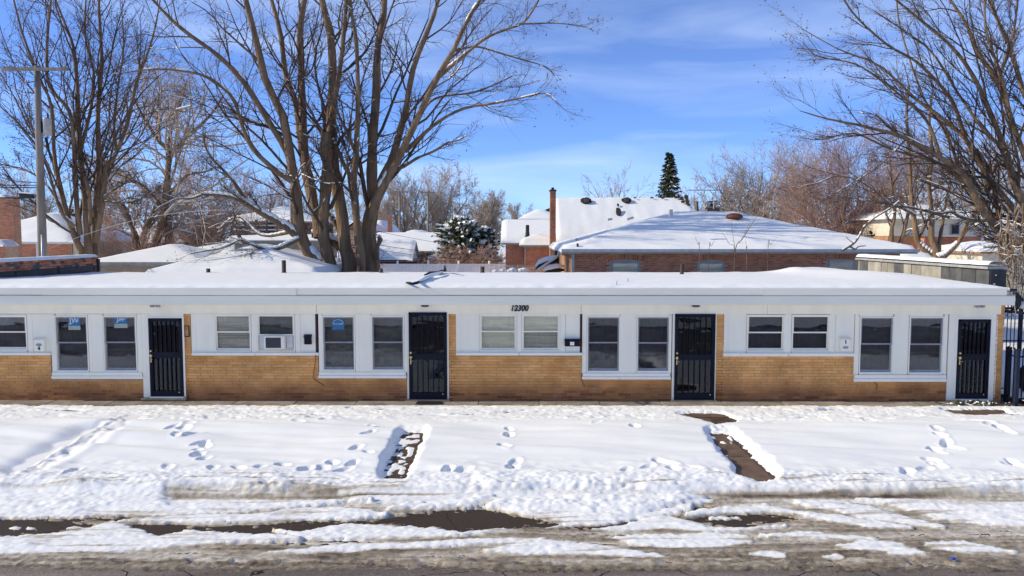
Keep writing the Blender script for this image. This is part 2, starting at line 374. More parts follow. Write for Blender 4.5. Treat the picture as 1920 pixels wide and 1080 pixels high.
# ================================================================== ground, street and snow
def grid_mesh(name, xs, ys, Z, mat, parent=None, smooth=True):
    nx, ny = len(xs), len(ys)
    X, Y = np.meshgrid(xs, ys)
    V = np.stack([X, Y, Z], -1).reshape(-1, 3)
    i = np.arange(nx - 1)[None, :] + nx * np.arange(ny - 1)[:, None]
    i = i.ravel()
    F = np.stack([i, i + 1, i + nx + 1, i + nx], -1)
    return mesh_np(name, V, F, mat, parent, smooth)
CURB_Y = -6.25
def street_mat():
    m, N, L, P = nmat('asphalt')
    ge = N.new('ShaderNodeNewGeometry'); sp = N.new('ShaderNodeSeparateXYZ'); L.new(ge.outputs['Position'], sp.inputs[0])
    n1 = N.new('ShaderNodeTexNoise'); n1.inputs['Scale'].default_value = .7; n1.inputs['Detail'].default_value = 6; L.new(ge.outputs['Position'], n1.inputs['Vector'])
    ma = N.new('ShaderNodeMath'); ma.operation = 'MULTIPLY_ADD'; ma.inputs[1].default_value = .5; L.new(n1.outputs[0], ma.inputs[0]); L.new(sp.outputs[1], ma.inputs[2])
    wet = N.new('ShaderNodeMapRange'); wet.inputs[1].default_value = -8.6; wet.inputs[2].default_value = -8.15; L.new(ma.outputs[0], wet.inputs[0])
    n2 = N.new('ShaderNodeTexNoise'); n2.inputs['Scale'].default_value = 55; n2.inputs['Detail'].default_value = 5; n2.inputs['Roughness'].default_value = .8; L.new(ge.outputs['Position'], n2.inputs['Vector'])
    c1 = N.new('ShaderNodeValToRGB'); c1.color_ramp.elements[0].position = .38; c1.color_ramp.elements[1].position = .66
    c1.color_ramp.elements[0].color = (.125, .100, .082, 1); c1.color_ramp.elements[1].color = (.36, .295, .245, 1); L.new(n2.outputs[0], c1.inputs[0])
    mp = N.new('ShaderNodeMapping'); mp.inputs['Scale'].default_value = (.25, 2.2, 1); L.new(ge.outputs['Position'], mp.inputs[0])
    n4 = N.new('ShaderNodeTexNoise'); n4.inputs['Scale'].default_value = 1.2; n4.inputs['Detail'].default_value = 7; L.new(mp.outputs[0], n4.inputs['Vector'])
    v4 = N.new('ShaderNodeMapRange'); v4.inputs[1].default_value = .3; v4.inputs[2].default_value = .7; v4.inputs[3].default_value = .6; v4.inputs[4].default_value = 1.25; L.new(n4.outputs[0], v4.inputs[0])
    hs = N.new('ShaderNodeHueSaturation'); L.new(c1.outputs[0], hs.inputs['Color']); L.new(v4.outputs[0], hs.inputs['Value'])
    c2 = N.new('ShaderNodeValToRGB'); c2.color_ramp.elements[0].position = .4; c2.color_ramp.elements[1].position = .75
    c2.color_ramp.elements[0].color = (.042, .028, .018, 1); c2.color_ramp.elements[1].color = (.095, .066, .044, 1); L.new(n2.outputs[0], c2.inputs[0])
    mx = N.new('ShaderNodeMixRGB'); L.new(wet.outputs[0], mx.inputs[0]); L.new(hs.outputs[0], mx.inputs[1]); L.new(c2.outputs[0], mx.inputs[2])
    # cracks
    vo = N.new('ShaderNodeTexVoronoi'); vo.feature = 'DISTANCE_TO_EDGE'; vo.inputs['Scale'].default_value = .55
    ns = N.new('ShaderNodeTexNoise'); ns.inputs['Scale'].default_value = 3; L.new(ge.outputs['Position'], ns.inputs['Vector'])
    mv = N.new('ShaderNodeMixRGB'); mv.inputs[0].default_value = .22; L.new(ge.outputs['Position'], mv.inputs[1]); L.new(ns.outputs[1], mv.inputs[2]); L.new(mv.outputs[0], vo.inputs['Vector'])
    lt = N.new('ShaderNodeMath'); lt.operation = 'LESS_THAN'; lt.inputs[1].default_value = .0035; L.new(vo.outputs['Distance'], lt.inputs[0])
    m3 = N.new('ShaderNodeMixRGB'); m3.inputs[2].default_value = (.018, .015, .013, 1); L.new(lt.outputs[0], m3.inputs[0]); L.new(mx.outputs[0], m3.inputs[1])
    L.new(m3.outputs[0], P.inputs['Base Color'])
    rr = N.new('ShaderNodeMapRange'); rr.inputs[3].default_value = .85; rr.inputs[4].default_value = .65; L.new(wet.outputs[0], rr.inputs[0]); L.new(rr.outputs[0], P.inputs['Roughness']); P.inputs['Specular IOR Level'].default_value = .18
    bp = N.new('ShaderNodeBump'); bp.inputs['Strength'].default_value = .9; bp.inputs['Distance'].default_value = .012; L.new(n2.outputs[0], bp.inputs['Height']); L.new(bp.outputs[0], P.inputs['Normal'])
    return m
def snow_ground_mat():
    m, N, L, P = nmat('street_snow')
    ge = N.new('ShaderNodeNewGeometry')
    at_ = N.new('ShaderNodeAttribute'); at_.attribute_name = 'dirt'
    n1 = N.new('ShaderNodeTexNoise'); n1.inputs['Scale'].default_value = 9; n1.inputs['Detail'].default_value = 8; n1.inputs['Roughness'].default_value = .72; L.new(ge.outputs['Position'], n1.inputs['Vector'])
    ma = N.new('ShaderNodeMath'); ma.operation = 'MULTIPLY_ADD'; ma.inputs[1].default_value = .9; ma.inputs[2].default_value = -.45; L.new(n1.outputs[0], ma.inputs[0])
    mu = N.new('ShaderNodeMath'); mu.operation = 'MULTIPLY'; L.new(ma.outputs[0], mu.inputs[0])
    # only slush varies: weight by dirt*(1-dirt)*4 + dirt*.3
    sb = N.new('ShaderNodeMath'); sb.operation = 'POWER'; sb.inputs[1].default_value = .5; L.new(at_.outputs['Fac'], sb.inputs[0]); L.new(sb.outputs[0], mu.inputs[1])
    ad = N.new('ShaderNodeMath'); ad.operation = 'ADD'; ad.use_clamp = True; L.new(at_.outputs['Fac'], ad.inputs[0]); L.new(mu.outputs[0], ad.inputs[1])
    cr = N.new('ShaderNodeValToRGB')
    e = cr.color_ramp.elements
    e[0].position = 0; e[0].color = (.905, .90, .85, 1)
    e[1].position = 1; e[1].color = (.085, .060, .042, 1)
    a = e.new(.12); a.color = (.84, .83, .78, 1)
    a = e.new(.36); a.color = (.58, .52, .42, 1)
    a = e.new(.62); a.color = (.34, .285, .205, 1)
    a = e.new(.82); a.color = (.20, .155, .105, 1)
    L.new(ad.outputs[0], cr.inputs[0]); L.new(cr.outputs[0], P.inputs['Base Color'])
    P.inputs['Roughness'].default_value = .6; P.inputs['Specular IOR Level'].default_value = .3
    n2 = N.new('ShaderNodeTexNoise'); n2.inputs['Scale'].default_value = 34; n2.inputs['Detail'].default_value = 6; n2.inputs['Roughness'].default_value = .7; L.new(ge.outputs['Position'], n2.inputs['Vector'])
    bs = N.new('ShaderNodeMapRange'); bs.inputs[3].default_value = .2; bs.inputs[4].default_value = 1.0; L.new(at_.outputs['Fac'], bs.inputs[0])
    bp = N.new('ShaderNodeBump'); bp.inputs['Distance'].default_value = .02; L.new(bs.outputs[0], bp.inputs['Strength']); L.new(n2.outputs[0], bp.inputs['Height']); L.new(bp.outputs[0], P.inputs['Normal'])
    return m
# street surface and soil under the lawn
o = MB().quad((-220, -60, -.1), (220, -60, -.1), (220, CURB_Y, -.1), (-220, CURB_Y, -.1)).build('street', street_mat()); tag(o, kind='structure')
o = MB().quad((-400, CURB_Y + .15, -.004), (400, CURB_Y + .15, -.004), (400, 900, -.004), (-400, 900, -.004)).build('ground', M['soil']); tag(o, kind='structure')
kerb = thing('kerb', 'concrete kerb between lawn and street, buried under ploughed snow', 'kerb', (0, CURB_Y, 0)); kerb['kind'] = 'structure'; del kerb['category']; 
MB().box(-40, 40, CURB_Y + .05, CURB_Y + .20, -.12, -.004).build('kerb_stone', M['concrete'], kerb)
# walkways on the lawn leading from the doors to the street
wk = thing('footpath', 'brown concrete footpaths crossing the lawn', 'path', (0, -3.5, 0)); wk['kind'] = 'structure'; del wk['category']
M['walk'] = pmat('wet_brown_concrete', (0.18, 0.108, 0.064), (0.10, 0.060, 0.036), 4, 0.6, 0.4, 60)
def slab(x0, x1, y0, y1):
    MB().box(x0, x1, y0, y1, -.05, .006).build('paving_slab', M['walk'], wk)
for xc in (-8.9, -3.1, 3.55, 4.4 + 5.4):
    for k in range(3):
        slab(xc - .62, xc + .62, -5.9 + k * 1.45, -5.9 + k * 1.45 + 1.43)
for k in range(22):
    slab(-15 + k * 1.4, -15 + k * 1.4 + 1.385, -1.5, -.56)
# the narrow pavement along the wall
sw = thing('pavement', 'bare brown concrete pavement strip along the foot of the brick wall', 'pavement', (0, -.28, 0)); sw['kind'] = 'structure'; del sw['category']
seams = [-30, 95, 100 + 25, 209, 335, 440, 554, 668, 897, 1011, 1124, 1240, 1356, 1470, 1590, 1710, 1790]
seams = [-160, -20, 95, 209, 325, 440, 554, 668, 782, 897, 1011, 1124, 1240, 1356, 1470, 1590, 1710, 1830]
for i in range(len(seams) - 1):
    x0, x1 = FX(seams[i], 762, -.25) + .008, FX(seams[i + 1], 762, -.25) - .008
    dz = .012 * (_h(np.array([i]), np.array([3]), 1)[0] - .5)
    MB().box(x0, x1, -.53, -.004, -.06, .03 + dz).build('paving_slab', M['concrete'], sw, bevel=.006)
# ------------------------------------------------------------------ snow relief traced from the photograph
def interp_band(px, pts):
    a = np.array(pts, float)
    up = np.interp(px, a[:, 0], a[:, 1], left=1e4, right=1e4)
    lo = np.interp(px, a[:, 0], a[:, 2], left=-1e4, right=-1e4)
    return up, lo
RIDGES = [
 ([(-80,925,972),(0,925,970),(100,925,968),(200,930,969),(300,934,966),(450,934,960),(560,934,951),(640,938,945),(700,940,943)], 1.15),
 ([(-80,905,925),(0,903,928),(160,902,927),(310,905,928)], .9),
 ([(225,976,978),(300,967,979),(400,961,978),(470,962,977),(533,952,973),(640,950,974),(730,960,968)], .95),
 ([(-80,1005,1035),(0,1003,1034),(60,999,1034),(150,992,1033),(215,974,1031),(240,984,1028),(300,1000,1025),(350,989,1020),(430,995,1018),(520,1001,1014),(570,1010,1013)], 1.0),
 ([(507,993,995),(560,993,1009),(640,981,1010),(700,982,1008),(807,986,1005),(870,996,1003),(940,989,998),(975,993,995)], .9),
 ([(493,1034,1036),(560,1026,1036),(640,1016,1031),(700,1015,1028),(807,1013,1024),(870,1009,1020),(940,1006,1018),(1023,1007,1012)], .75),
 ([(905,1029,1031),(980,1016,1036),(1023,1008,1037),(1100,1015,1038),(1180,1026,1041),(1253,1041,1043)], 1.0),
 ([(915,949,952),(950,938,958),(1000,935,970),(1060,932,977),(1140,930,976),(1200,933,967),(1290,928,943),(1330,930,934)], 1.25),
 ([(1030,985,988),(1080,972,983),(1150,968,980),(1200,960,972),(1300,947,956)], .7),
 ([(1110,989,991),(1170,980,994),(1200,971,992),(1240,963,990),(1290,974,992),(1330,985,995),(1400,988,994),(1470,981,986)], .9),
 ([(1280,959,968),(1350,950,963),(1440,945,959),(1490,955,965),(1560,961,976),(1620,970,986),(1710,984,991)], 1.0),
 ([(1490,936,945),(1560,935,956),(1620,944,970),(1680,960,979),(1770,984,992)], .95),
 ([(1610,931,936),(1680,932,950),(1760,933,972),(1850,938,984),(2000,940,992)], 1.0),
 ([(1140,1003,1005),(1200,998,1019),(1280,998,1026),(1340,994,1027),(1390,998,1018),(1425,1006,1010)], .95),
 ([(1425,998,1003),(1500,992,1007),(1580,999,1009),(1645,1008,1012)], .8),
 ([(1567,1019,1022),(1620,1009,1030),(1680,1011,1038),(1720,1025,1041),(1748,1038,1040)], .95),
 ([(1735,1013,1024),(1800,1011,1033),(1860,1023,1035),(1905,1033,1036)], .85),
 ([(1395,1033,1036),(1430,1029,1040),(1475,1034,1042)], .6),
 ([(1548,1040,1043),(1565,1034,1047),(1580,1038,1044)], .6),
 ([(1570,1047,1049),(1610,1041,1051),(1665,1050,1053)], .6),
 ([(1270,921,928),(1330,921,930),(1370,926,929)], .6), ([(1270,936,944),(1310,932,948),(1340,936,941)], .6),
 ([(640,918,930),(760,920,930),(850,922,928)], .45), ([(730,955,958),(760,945,953),(880,938,948),(930,930,934)], .7),
 ([(900,905,915),(1000,903,918),(1150,900,917),(1280,903,916)], .9),
 ([(120,986,989),(150,983,988),(170,985,988)], .4), ([(1330,968,972),(1350,964,972),(1385,969,973)], .4),
 ([(20,984,988),(35,981,988),(45,984,986)], .3), ([(48,984,987),(60,982,990),(72,985,988)], .3),
]
DARK = [
 [(-80,968,1004),(0,966,1003),(60,965,1000),(100,967,996),(130,968,992),(160,977,985),(180,981,983)],
 [(130,963,970),(200,962,975),(240,965,974),(262,970,972)],
 [(225,988,992),(250,981,999),(310,979,1003),(390,983,995),(430,982,996),(480,981,1002),(520,979,1005),(560,973,1003),(610,969,1001),(660,974,984),(715,972,979),(770,958,986),(850,950,994),(905,947,992),(950,957,987),(1000,968,984),(1050,979,985),(1085,984,986)],
 [(1085,986,990),(1150,977,984),(1220,965,973),(1290,950,957),(1330,946,949)],
 [(1285,968,973),(1330,963,981),(1380,959,988),(1440,958,977),(1495,967,972)],
 [(1640,982,985),(1690,985,990),(1730,989,992)],
]
xs = np.concatenate([np.arange(-15.0, -12.2, .08), np.arange(-12.2, 12.2, .030), np.arange(12.2, 15.05, .08)])
ys = np.concatenate([np.arange(-9.9, -9.3, .05), np.arange(-9.3, -5.6, .021), np.arange(-5.6, -.44, .032)])
X, Y = np.meshgrid(xs, ys)
base = -.1 + .1 * sstep(CURB_Y - .32, CURB_Y - .02, Y)
# warp so that traced edges break up
wx = (fbm(X * 2.2, Y * 3.5, 11) - .5) * .34 + (fbm(X * 9, Y * 12, 12) - .5) * .14
wy = (fbm(X * 1.6, Y * 3.2, 13) - .5) * .10 + (fbm(X * 7, Y * 10, 14) - .5) * .07
PX, PY = project(X + wx * .5, Y + wy, base + .035)
PXs, PYs = project(X, Y, base + .08)
lump = .68 * fbm(X * 2.8, Y * 4.6, 21, 5, .6) + .32 * fbm(X * 10, Y * 14, 23, 4, .62)
lump = .5 + (lump - .5) * 1.35
fine = fbm(X * 17, Y * 23, 22, 3, .7)
patchy = sstep(.36, .62, fbm(X * .55, Y * 1.3, 29, 3))
lump = .5 + (lump - .5) * (.35 + .95 * patchy)
streak = fbm(X * .55 + .10 * Y, Y * 6.5 + .28 * np.sin(X * .55) + .05 * X, 31, 5, .6)
streak2 = fbm(X * .9 + 3, Y * 15 - .35 * X, 37, 4, .6)
# street slush bed
Hs = .012 + .050 * (streak - .42) + .030 * (streak2 - .5) + .03 * (fine - .5)
dirt = .58 + 1.1 * (streak - .47) + .5 * (streak2 - .5) + .30 * (lump - .5) + .45 * (fine - .5)
dirt = dirt - .22 * sstep(955, 920, PYs)
for pts in DARK:
    u, l = interp_band(PX, pts)
    d = np.minimum(PY - u, l - PY)
    speck = sstep(.60, .66, fbm(X * 8, Y * 15, 33, 4, .65)) * sstep(14, 2, d)
    k = sstep(-1.5, 2.0, d + 9.0 * (fine - .5) + 5.0 * (fbm(X * 4, Y * 9, 35, 3) - .5)) * (1 - speck)
    Hs = Hs * (1 - k) - .035 * k
    dirt = np.maximum(dirt, sstep(-6, 1, d) * .62)
for pts, amp in RIDGES:
    u, l = interp_band(PX, pts)
    d = np.minimum(PY - u, l - PY)
    w = np.clip((l - u) / 2, 2, 16)
    k = sstep(-1.2, 1.8, d + 7.0 * (fine - .5) + 3 * (lump - .5))
    prof = np.sqrt(np.clip((d + 1.2) / w, 0, 1))
    hgt = amp * (.014 + .034 * prof * (.35 + .5 * patchy + .7 * lump) + .020 * (lump - .5) * prof) + .028 * (fine - .5)
    Hs = np.where(k > 0, np.maximum(Hs, Hs * (1 - k) + hgt * k), Hs)
    dd = .02 + .34 * sstep(.50, .70, streak2) * (1.2 - patchy) + .20 * (1 - sstep(0, 5, d)) * sstep(.4, .6, fine)
    dirt = dirt * (1 - k) + np.minimum(dirt, dd) * k
gap_fill = 1 - sstep(290, 330, PXs) * (1 - sstep(610, 700, PXs)) - .8 * sstep(1260, 1340, PXs)
Hs = Hs + .05 * np.clip(gap_fill, 0, 1) * np.exp(-((Y + 6.55) / .28) ** 2) * (.6 + .8 * lump)
dirt = dirt * (1 - .8 * np.clip(gap_fill, 0, 1) * np.exp(-((Y + 6.5) / .3) ** 2))
# dirty fringe towards the driven asphalt
fr = sstep(1030, 1053, PYs + 44 * (lump - .5) + 40 * (streak - .5))
Hs = Hs * (1 - fr) + fr * (-.02 + .03 * (lump - .62) + .02 * (fine - .5))
clump = sstep(1030, 1040, PYs) * (1 - sstep(1046, 1066, PYs + 34 * (lump - .5) + 30 * (streak - .5)))
Hs = np.maximum(Hs, clump * (.036 * sstep(.40, .62, lump) + .035 * (fine - .5)) - .012 * (1 - clump) + np.where(clump > .3, 0, -.05))
dirt = np.maximum(dirt, np.where(PYs > 1030, (.46 + .45 * sstep(1040, 1062, PYs) + .5 * (fine - .5)) * sstep(1030, 1044, PYs + 10 * (streak - .5)) , 0))
# lawn
und = fbm(X * .7, Y * 1.8, 41, 3)
rip = fbm(X * .42, Y * 2.1 + .25 * X, 43, 2)
Hl = .115 + .05 * (und - .5) + .13 * (rip - .5)
PX0, PY0 = project(X + .3 * wx, Y + .4 * wy, base + .06)
tramp = 1 - sstep(778, 796, PY0 + 10 * (lump - .5))
Ht = .050 + .05 * (lump - .5) + .03 * (fine - .5) - .05 * sstep(.60, .70, fbm(X * 1.1, Y * 7, 51))
Hl = Hl * (1 - tramp) + Ht * tramp
# edge of the bare pavement strip
wallgap = sstep(-.50, -.60, Y + .05 * (fbm(X * 3, Y * 3, 55) - .5) + .05 * (fine - .5))
# bank of ploughed lumps along the kerb
bank = sstep(880, 897, PYs + 14 * (lump - .5)) * (1 - sstep(908, 926, PYs + 9 * (lump - .5)))
Hl = Hl + bank * (.024 * (lump - .42) * 2.2 + .045 * (fine - .5))
foot_zone = sstep(855, 872, PYs + 20 * (und - .5)) * (1 - sstep(1400, 1600, PXs) * .4)
Hl = Hl + foot_zone * .028 * (fbm(X * 2.6, Y * 4.2, 61, 3) - .5) * 2
def poly_mask(px, py, poly):
    """signed-ish distance: min over edges of a convex-ish polygon in pixels"""
    P = np.array(poly, float); n = len(P)
    d = np.full(px.shape, 1e9); ins = np.zeros(px.shape, bool)
    for i in range(n):
        ax, ay = P[i]; bx, by = P[(i + 1) % n]
        ex, ey = bx - ax, by - ay
        t = np.clip(((px - ax) * ex + (py - ay) * ey) / (ex * ex + ey * ey), 0, 1)
        d = np.minimum(d, np.hypot(px - ax - t * ex, py - ay - t * ey))
        c = ((ay > py) != (by > py)) & (px < (bx - ax) * (py - ay) / (by - ay + 1e-9) + ax)
        ins ^= c
    return np.where(ins, d, -d)
# cleared paths
sel = (PXs > 640) & (PXs < 860) & (PYs > 770) & (PYs < 915)
d = np.where(sel, poly_mask(PX0, PY0, [(757, 806), (793, 808), (781, 840), (757, 890), (716, 890), (735, 850)]), -99)
k = sstep(-15, 0, d)
cells = sstep(.44, .56, fbm(X * 11, Y * 8.0, 71, 3)) * sstep(.25, .7, (793 - (PY0 - 808) * .45 - PX0) / 34 + .35)
Hl = Hl * (1 - k) + k * (-.010 + .017 * cells)
pathdark = k * (1 - cells)
sel = (PXs > 1240) & (PXs < 1500) & (PYs > 765) & (PYs < 910)
d = np.where(sel, np.maximum(poly_mask(PX0, PY0, [(1333, 811), (1368, 812), (1392, 832), (1408, 850), (1375, 858), (1362, 850)]),
    poly_mask(PX0, PY0, [(1369, 856), (1412, 856), (1436, 873), (1454, 892), (1424, 896), (1386, 886), (1380, 868)])), -99)
k = sstep(-15, 0, d + 8 * (fine - .5)); blob = sstep(.60, .68, fbm(X * 4, Y * 5, 73, 3)) * (PX0 < 1372) * (PY0 < 850)
Hl = Hl * (1 - k) + k * (-.012 + .04 * blob)
d = np.where(sel, poly_mask(PX0, PY0, [(1296, 770), (1350, 771), (1388, 784), (1378, 792), (1340, 797), (1312, 784), (1268, 772)]), -99)
k = sstep(-2.5, 1.5, d + 5 * (fine - .5)); Hl = Hl * (1 - k) - .012 * k
sel = (PXs > 1740) & (PXs < 1900) & (PYs < 790)
d = np.where(sel, poly_mask(PX0, PY0, [(1765, 764), (1880, 764), (1895, 772), (1830, 775), (1790, 772)]), -99)
k = sstep(-3, 2, d + 5 * (fine - .5)); Hl = Hl * (1 - k) - .012 * k
# edges of paths pushed up a little
# left footpath: shallow trodden trench
tx = np.interp(PYs, [770, 785, 800, 840, 880, 900], [262, 240, 205, 130, 60, 20])
dt = (PXs - tx)
tr = np.exp(-(dt / 24.0) ** 2) * sstep(768, 780, PYs) * (1 - sstep(885, 905, PYs))
bank_l = sstep(-95, -30, dt) * (1 - sstep(-30, -14, dt)) * sstep(792, 803, PYs) * (1 - sstep(880, 900, PYs))
Hl = Hl - tr * (.060 + .17 * (fbm(X * 5.5, Y * 4.5, 81, 2) - .5)) + bank_l * (-.11 * sstep(-95, -30, dt))
Hl = Hl + .02 * np.exp(-((dt - 45) / 14.0) ** 2) * sstep(800, 820, PYs) * (1 - sstep(880, 900, PYs))
# footprints
FEET = [(345,802),(338,812),(330,817),(360,815),(375,828),(385,832),(370,840),(372,852),(383,860),(137,886),(316,880),(400,880),(447,880),(488,878),(530,872),
 (575,880),(605,878),(623,867),(645,880),(660,868),(955,800),(954,812),(947,838),(967,866),(962,878),(840,882),(868,884),
 (1757,808),(1765,818),(1775,828),(1785,836),(1750,838),(1762,845),(1745,860),(1752,868),(1765,872),(1700,885),(1735,880),(1855,795),(1875,803),(1895,812),(1840,788),
 (1898,865),(1904,870),(1175,884),(1215,880),(1238,868),(1258,872),(1262,884),(1300,880),(690,850),(668,842),(325,800),(355,795),(560,790),(480,783),(610,783),(700,795),(708,800),(690,812),(1420,784),(1455,790),(1545,783),(1630,788),(1190,800),(1120,792)]
rs = np.random.RandomState(4)
for fx, fy in FEET:
    g = at(fx, fy, 0); t = (.1 - CZ) / (g.z - CZ); cx, cy = CX + (g.x - CX) * t, CY + (g.y - CY) * t
    m = (np.abs(X[0] - cx) < .6); mi = np.where(m)[0]; mj = np.where(np.abs(ys - cy) < .6)[0]
    if len(mi) == 0 or len(mj) == 0: continue
    sl = np.ix_(mj, mi)
    su, sv = rs.uniform(.07, .11), rs.uniform(.11, .22); a = rs.uniform(-.9, .9); dx = X[sl] - cx; dy = Y[sl] - cy
    u = dx * math.cos(a) + dy * math.sin(a); v = -dx * math.sin(a) + dy * math.cos(a)
    q = (u / su) ** 2 + (v / sv) ** 2 + 2.4 * (lump[sl] - .5)
    dep = rs.uniform(.025, .075) * (1.0 if fy > 798 else .4)
    Hl[sl] += -dep * (1 - sstep(.2, 1.5, q)) + .010 * np.exp(-((q - 1.8) / .7) ** 2) * (.3 + lump[sl])
Hl = np.maximum(Hl, np.where(np.abs(dt + 45) < 60, .022, -1))
Hl = Hl * wallgap - .03 * (1 - wallgap)
lawn = sstep(-6.35, -6.15, Y + .10 * (fbm(X * 1.3, Y * .2, 91) - .5) * 2 + .12 * (lump - .5))
H = Hs * (1 - lawn) + np.maximum(Hl, -.03) * lawn
# groove at the kerb that keeps dirt
kerbdirt = np.exp(-((PYs - 923 - 5 * (streak - .5)) / 2.6) ** 2) * sstep(300, 340, PXs) * (1 - sstep(760, 900, PXs))
kerbdirt = kerbdirt + np.exp(-((PYs - 921 - 8 * (streak - .5)) / 7.5) ** 2) * sstep(1240, 1400, PXs) * (1 - .5 * sstep(1720, 1900, PXs)) * 1.15
lawn_d = .5 * bank * sstep(.55, .78, streak2) + .10 * tramp * sstep(.55, .7, lump) + .12 * tr
dirt = dirt * (1 - lawn) + lawn_d * lawn
dirt = np.maximum(dirt, kerbdirt * (.25 + .9 * (streak2)) )
H = H - .03 * np.clip(kerbdirt, 0, 1) * (1 - lawn)
Zs = base + H
sn = grid_mesh('snow_cover', xs, ys, Zs, snow_ground_mat())
tag(sn, kind='structure')
at_ = sn.data.attributes.new('dirt', 'FLOAT', 'POINT')
at_.data.foreach_set('value', np.clip(dirt, 0, 1).astype(np.float32).ravel())
def snow_z(x, y):
    i = int(np.clip(np.searchsorted(xs, x), 0, len(xs) - 1)); j = int(np.clip(np.searchsorted(ys, y), 0, len(ys) - 1))
    return float(Zs[j, i])
gx = np.concatenate([np.arange(-200, -40, 20), np.arange(-40, 40, 1.0), np.arange(40, 201, 20)]); gy = np.concatenate([np.arange(-200, -40, 20), np.arange(-40, -14.4, .8)]); GX, GY = np.meshgrid(gx, gy)
o = grid_mesh('snow_verge', gx, gy, .05 + .1 * (fbm(GX * .6, GY * .6, 107) - .5) - .18 * sstep(-15.6, -14.6, GY), M['snow']); tag(o, kind='structure')
# snow further out: beside and behind the building, over the whole quarter
gx = np.concatenate([np.arange(-400, -40, 20), np.arange(-40, 40, .8), np.arange(40, 401, 20)])
gy = np.concatenate([np.arange(-.2, 40, .8), np.arange(40, 120, 6), np.arange(120, 900, 60)])
GX, GY = np.meshgrid(gx, gy)
GZ = .07 + .10 * (fbm(GX * .45, GY * .45, 101) - .5)
inside = (GX > -14.9) & (GX < 12.0) & (GY < 8.5)
o = grid_mesh('snow_field', gx, gy, np.where(inside, -.3, GZ), M['snow']); tag(o, kind='structure')
for side, (a, b) in enumerate(((-60, -14.98), (14.98, 60))):
    gx = np.arange(a, b + .001, (b - a) / 90); gy = np.arange(-6.2, .6, .15); GX, GY = np.meshgrid(gx, gy)
    o = grid_mesh('snow_verge', gx, gy, .07 + .06 * (fbm(GX, GY * 2, 103) - .5) - .16 * (1 - sstep(-6.2, -5.9, GY)), M['snow']); tag(o, kind='structure')
gx = np.arange(11.9, 15.6, .06); gy = np.arange(-.46, 1.2, .06); GX, GY = np.meshgrid(gx, gy)
o = grid_mesh('snow_verge', gx, gy, .085 + .05 * (fbm(GX * 3, GY * 3, 105) - .5), M['snow']); tag(o, kind='structure')
bc = thing('bottle_cap_litter', 'tiny blue plastic scrap lying in the grey slush at the lower right', 'litter', (at(1787, 1050, -8.6).x, -8.62, -.07))
p = wloc(bc); MB().lathe((p.x, p.y, p.z + .02), [(0.001, 0), (.028, .0), (.03, .012), (.02, .02), (0.001, .02)], 10).build('cap', M['plastic_blue'], bc, True)
g = at(1787, 1050, 0); t = (-.06 - CZ) / (g.z - CZ); bc.location = (CX + (g.x - CX) * t, CY + (g.y - CY) * t, -.07)
# ================================================================== the row of four flats
XL, XR = -14.3, FX(1883, 600)
BACK = 7.55
row = thing('apartment_row', 'tan brick row building with white fascia, four barred black doors and flat roof', 'building', (0, 0, 0))
ZS = FZ(588.5)                        # underside of the white frieze
ZSOF = FZ(572, 960, -.32)
ZTOP = FZ(540, 960, -.32)
# brick zones: x0, x1, top row in pixels
ZONES = [(-200, 96, 666), (96, 267, 711), (262, 346, 751), (343, 358, 588), (346, 597, 666), (597, 764, 711), (761, 842, 749.5), (841, 855, 588),
         (842, 1091, 667), (1091, 1262, 711), (1259, 1343, 751), (1340, 1357, 588), (1343, 1602, 668), (1602, 1776, 716), (1774, 1864, 756), (1863, 1883.5, 572)]
zones = []
for a, b, t in ZONES:
    pc = 690 if t > 600 else 640
    zones.append([FX(a, pc), FX(b, pc), FZ(t, (a + b) / 2)])
zones[0][0] = XL
zones[-1][1] = XR
wall = MB()
for x0, x1, zt in zones:
    wall.box(x0, x1 + .0005, .008, .20, -.2, zt - .004)
wallo = wall.build('brick_wall', M['mortar'], row)
# the remaining shell: end walls, back wall
MB().box(XL, XL + .2, .21, BACK - .2, -.2, ZSOF - .002).box(XR - .2, XR, .21, BACK - .2, -.2, ZSOF - .002).box(XL, XR, BACK - .2, BACK, -.2, ZSOF - .002).box(XL + .2, XR - .2, 1.6, 1.7, -.2, ZSOF - .002).build('rear_wall', M['beige'], row)
MB().box(XL + .2, XR - .2, .25, 1.59, .0, .02).build('floor', M['dark'], row)
# bricks: Norman size, 300 nearest the middle single, the rest joined
CH, CL, JT = .0677, .305, .009
rng = random.Random(3)
bricks = []
row_n = int(ZSOF / CH) + 1
for r in range(-1, row_n):
    z = .015 + r * CH
    iv = sorted([(x0, x1) for x0, x1, zt in zones if z + CH - JT <= zt + .012])
    mg = []
    for a, b in iv:
        if mg and a <= mg[-1][1] + .06: mg[-1][1] = max(mg[-1][1], b)
        else: mg.append([a, b])
    off = (r % 2) * CL / 2 + (.07 if r % 5 == 3 else 0)
    for a, b in mg:
        k = math.floor((a - off) / CL)
        while off + k * CL < b:
            p0 = max(a, off + k * CL + JT / 2); p1 = min(b, off + (k + 1) * CL - JT / 2)
            if p1 - p0 > .035: bricks.append((p0, p1, z, z + CH - JT))
            k += 1
full = [b for b in bricks if abs((b[1] - b[0]) - (CL - JT)) < 1e-4 and b[2] > -.02]
full.sort(key=lambda b: abs((b[0] + b[1]) / 2) + .25 * abs(b[2] - .4))
single = set(full[:295])
bm_ = MB().box(0, CL - JT, 0, .06, 0, CH - JT)
b0 = bm_.build('brick', M['brick'], wallo)
first = True
rest = MB()
for b in bricks:
    dy = rng.uniform(-.0025, .0025)
    if b in single:
        o = b0 if first else link(b0.copy(), wallo)
        first = False
        o.name = 'brick'
        o.location = (b[0], -.002 + dy, b[2])
    else:
        rest.box(b[0], b[1], -.002 + dy, .05, b[2], b[3])
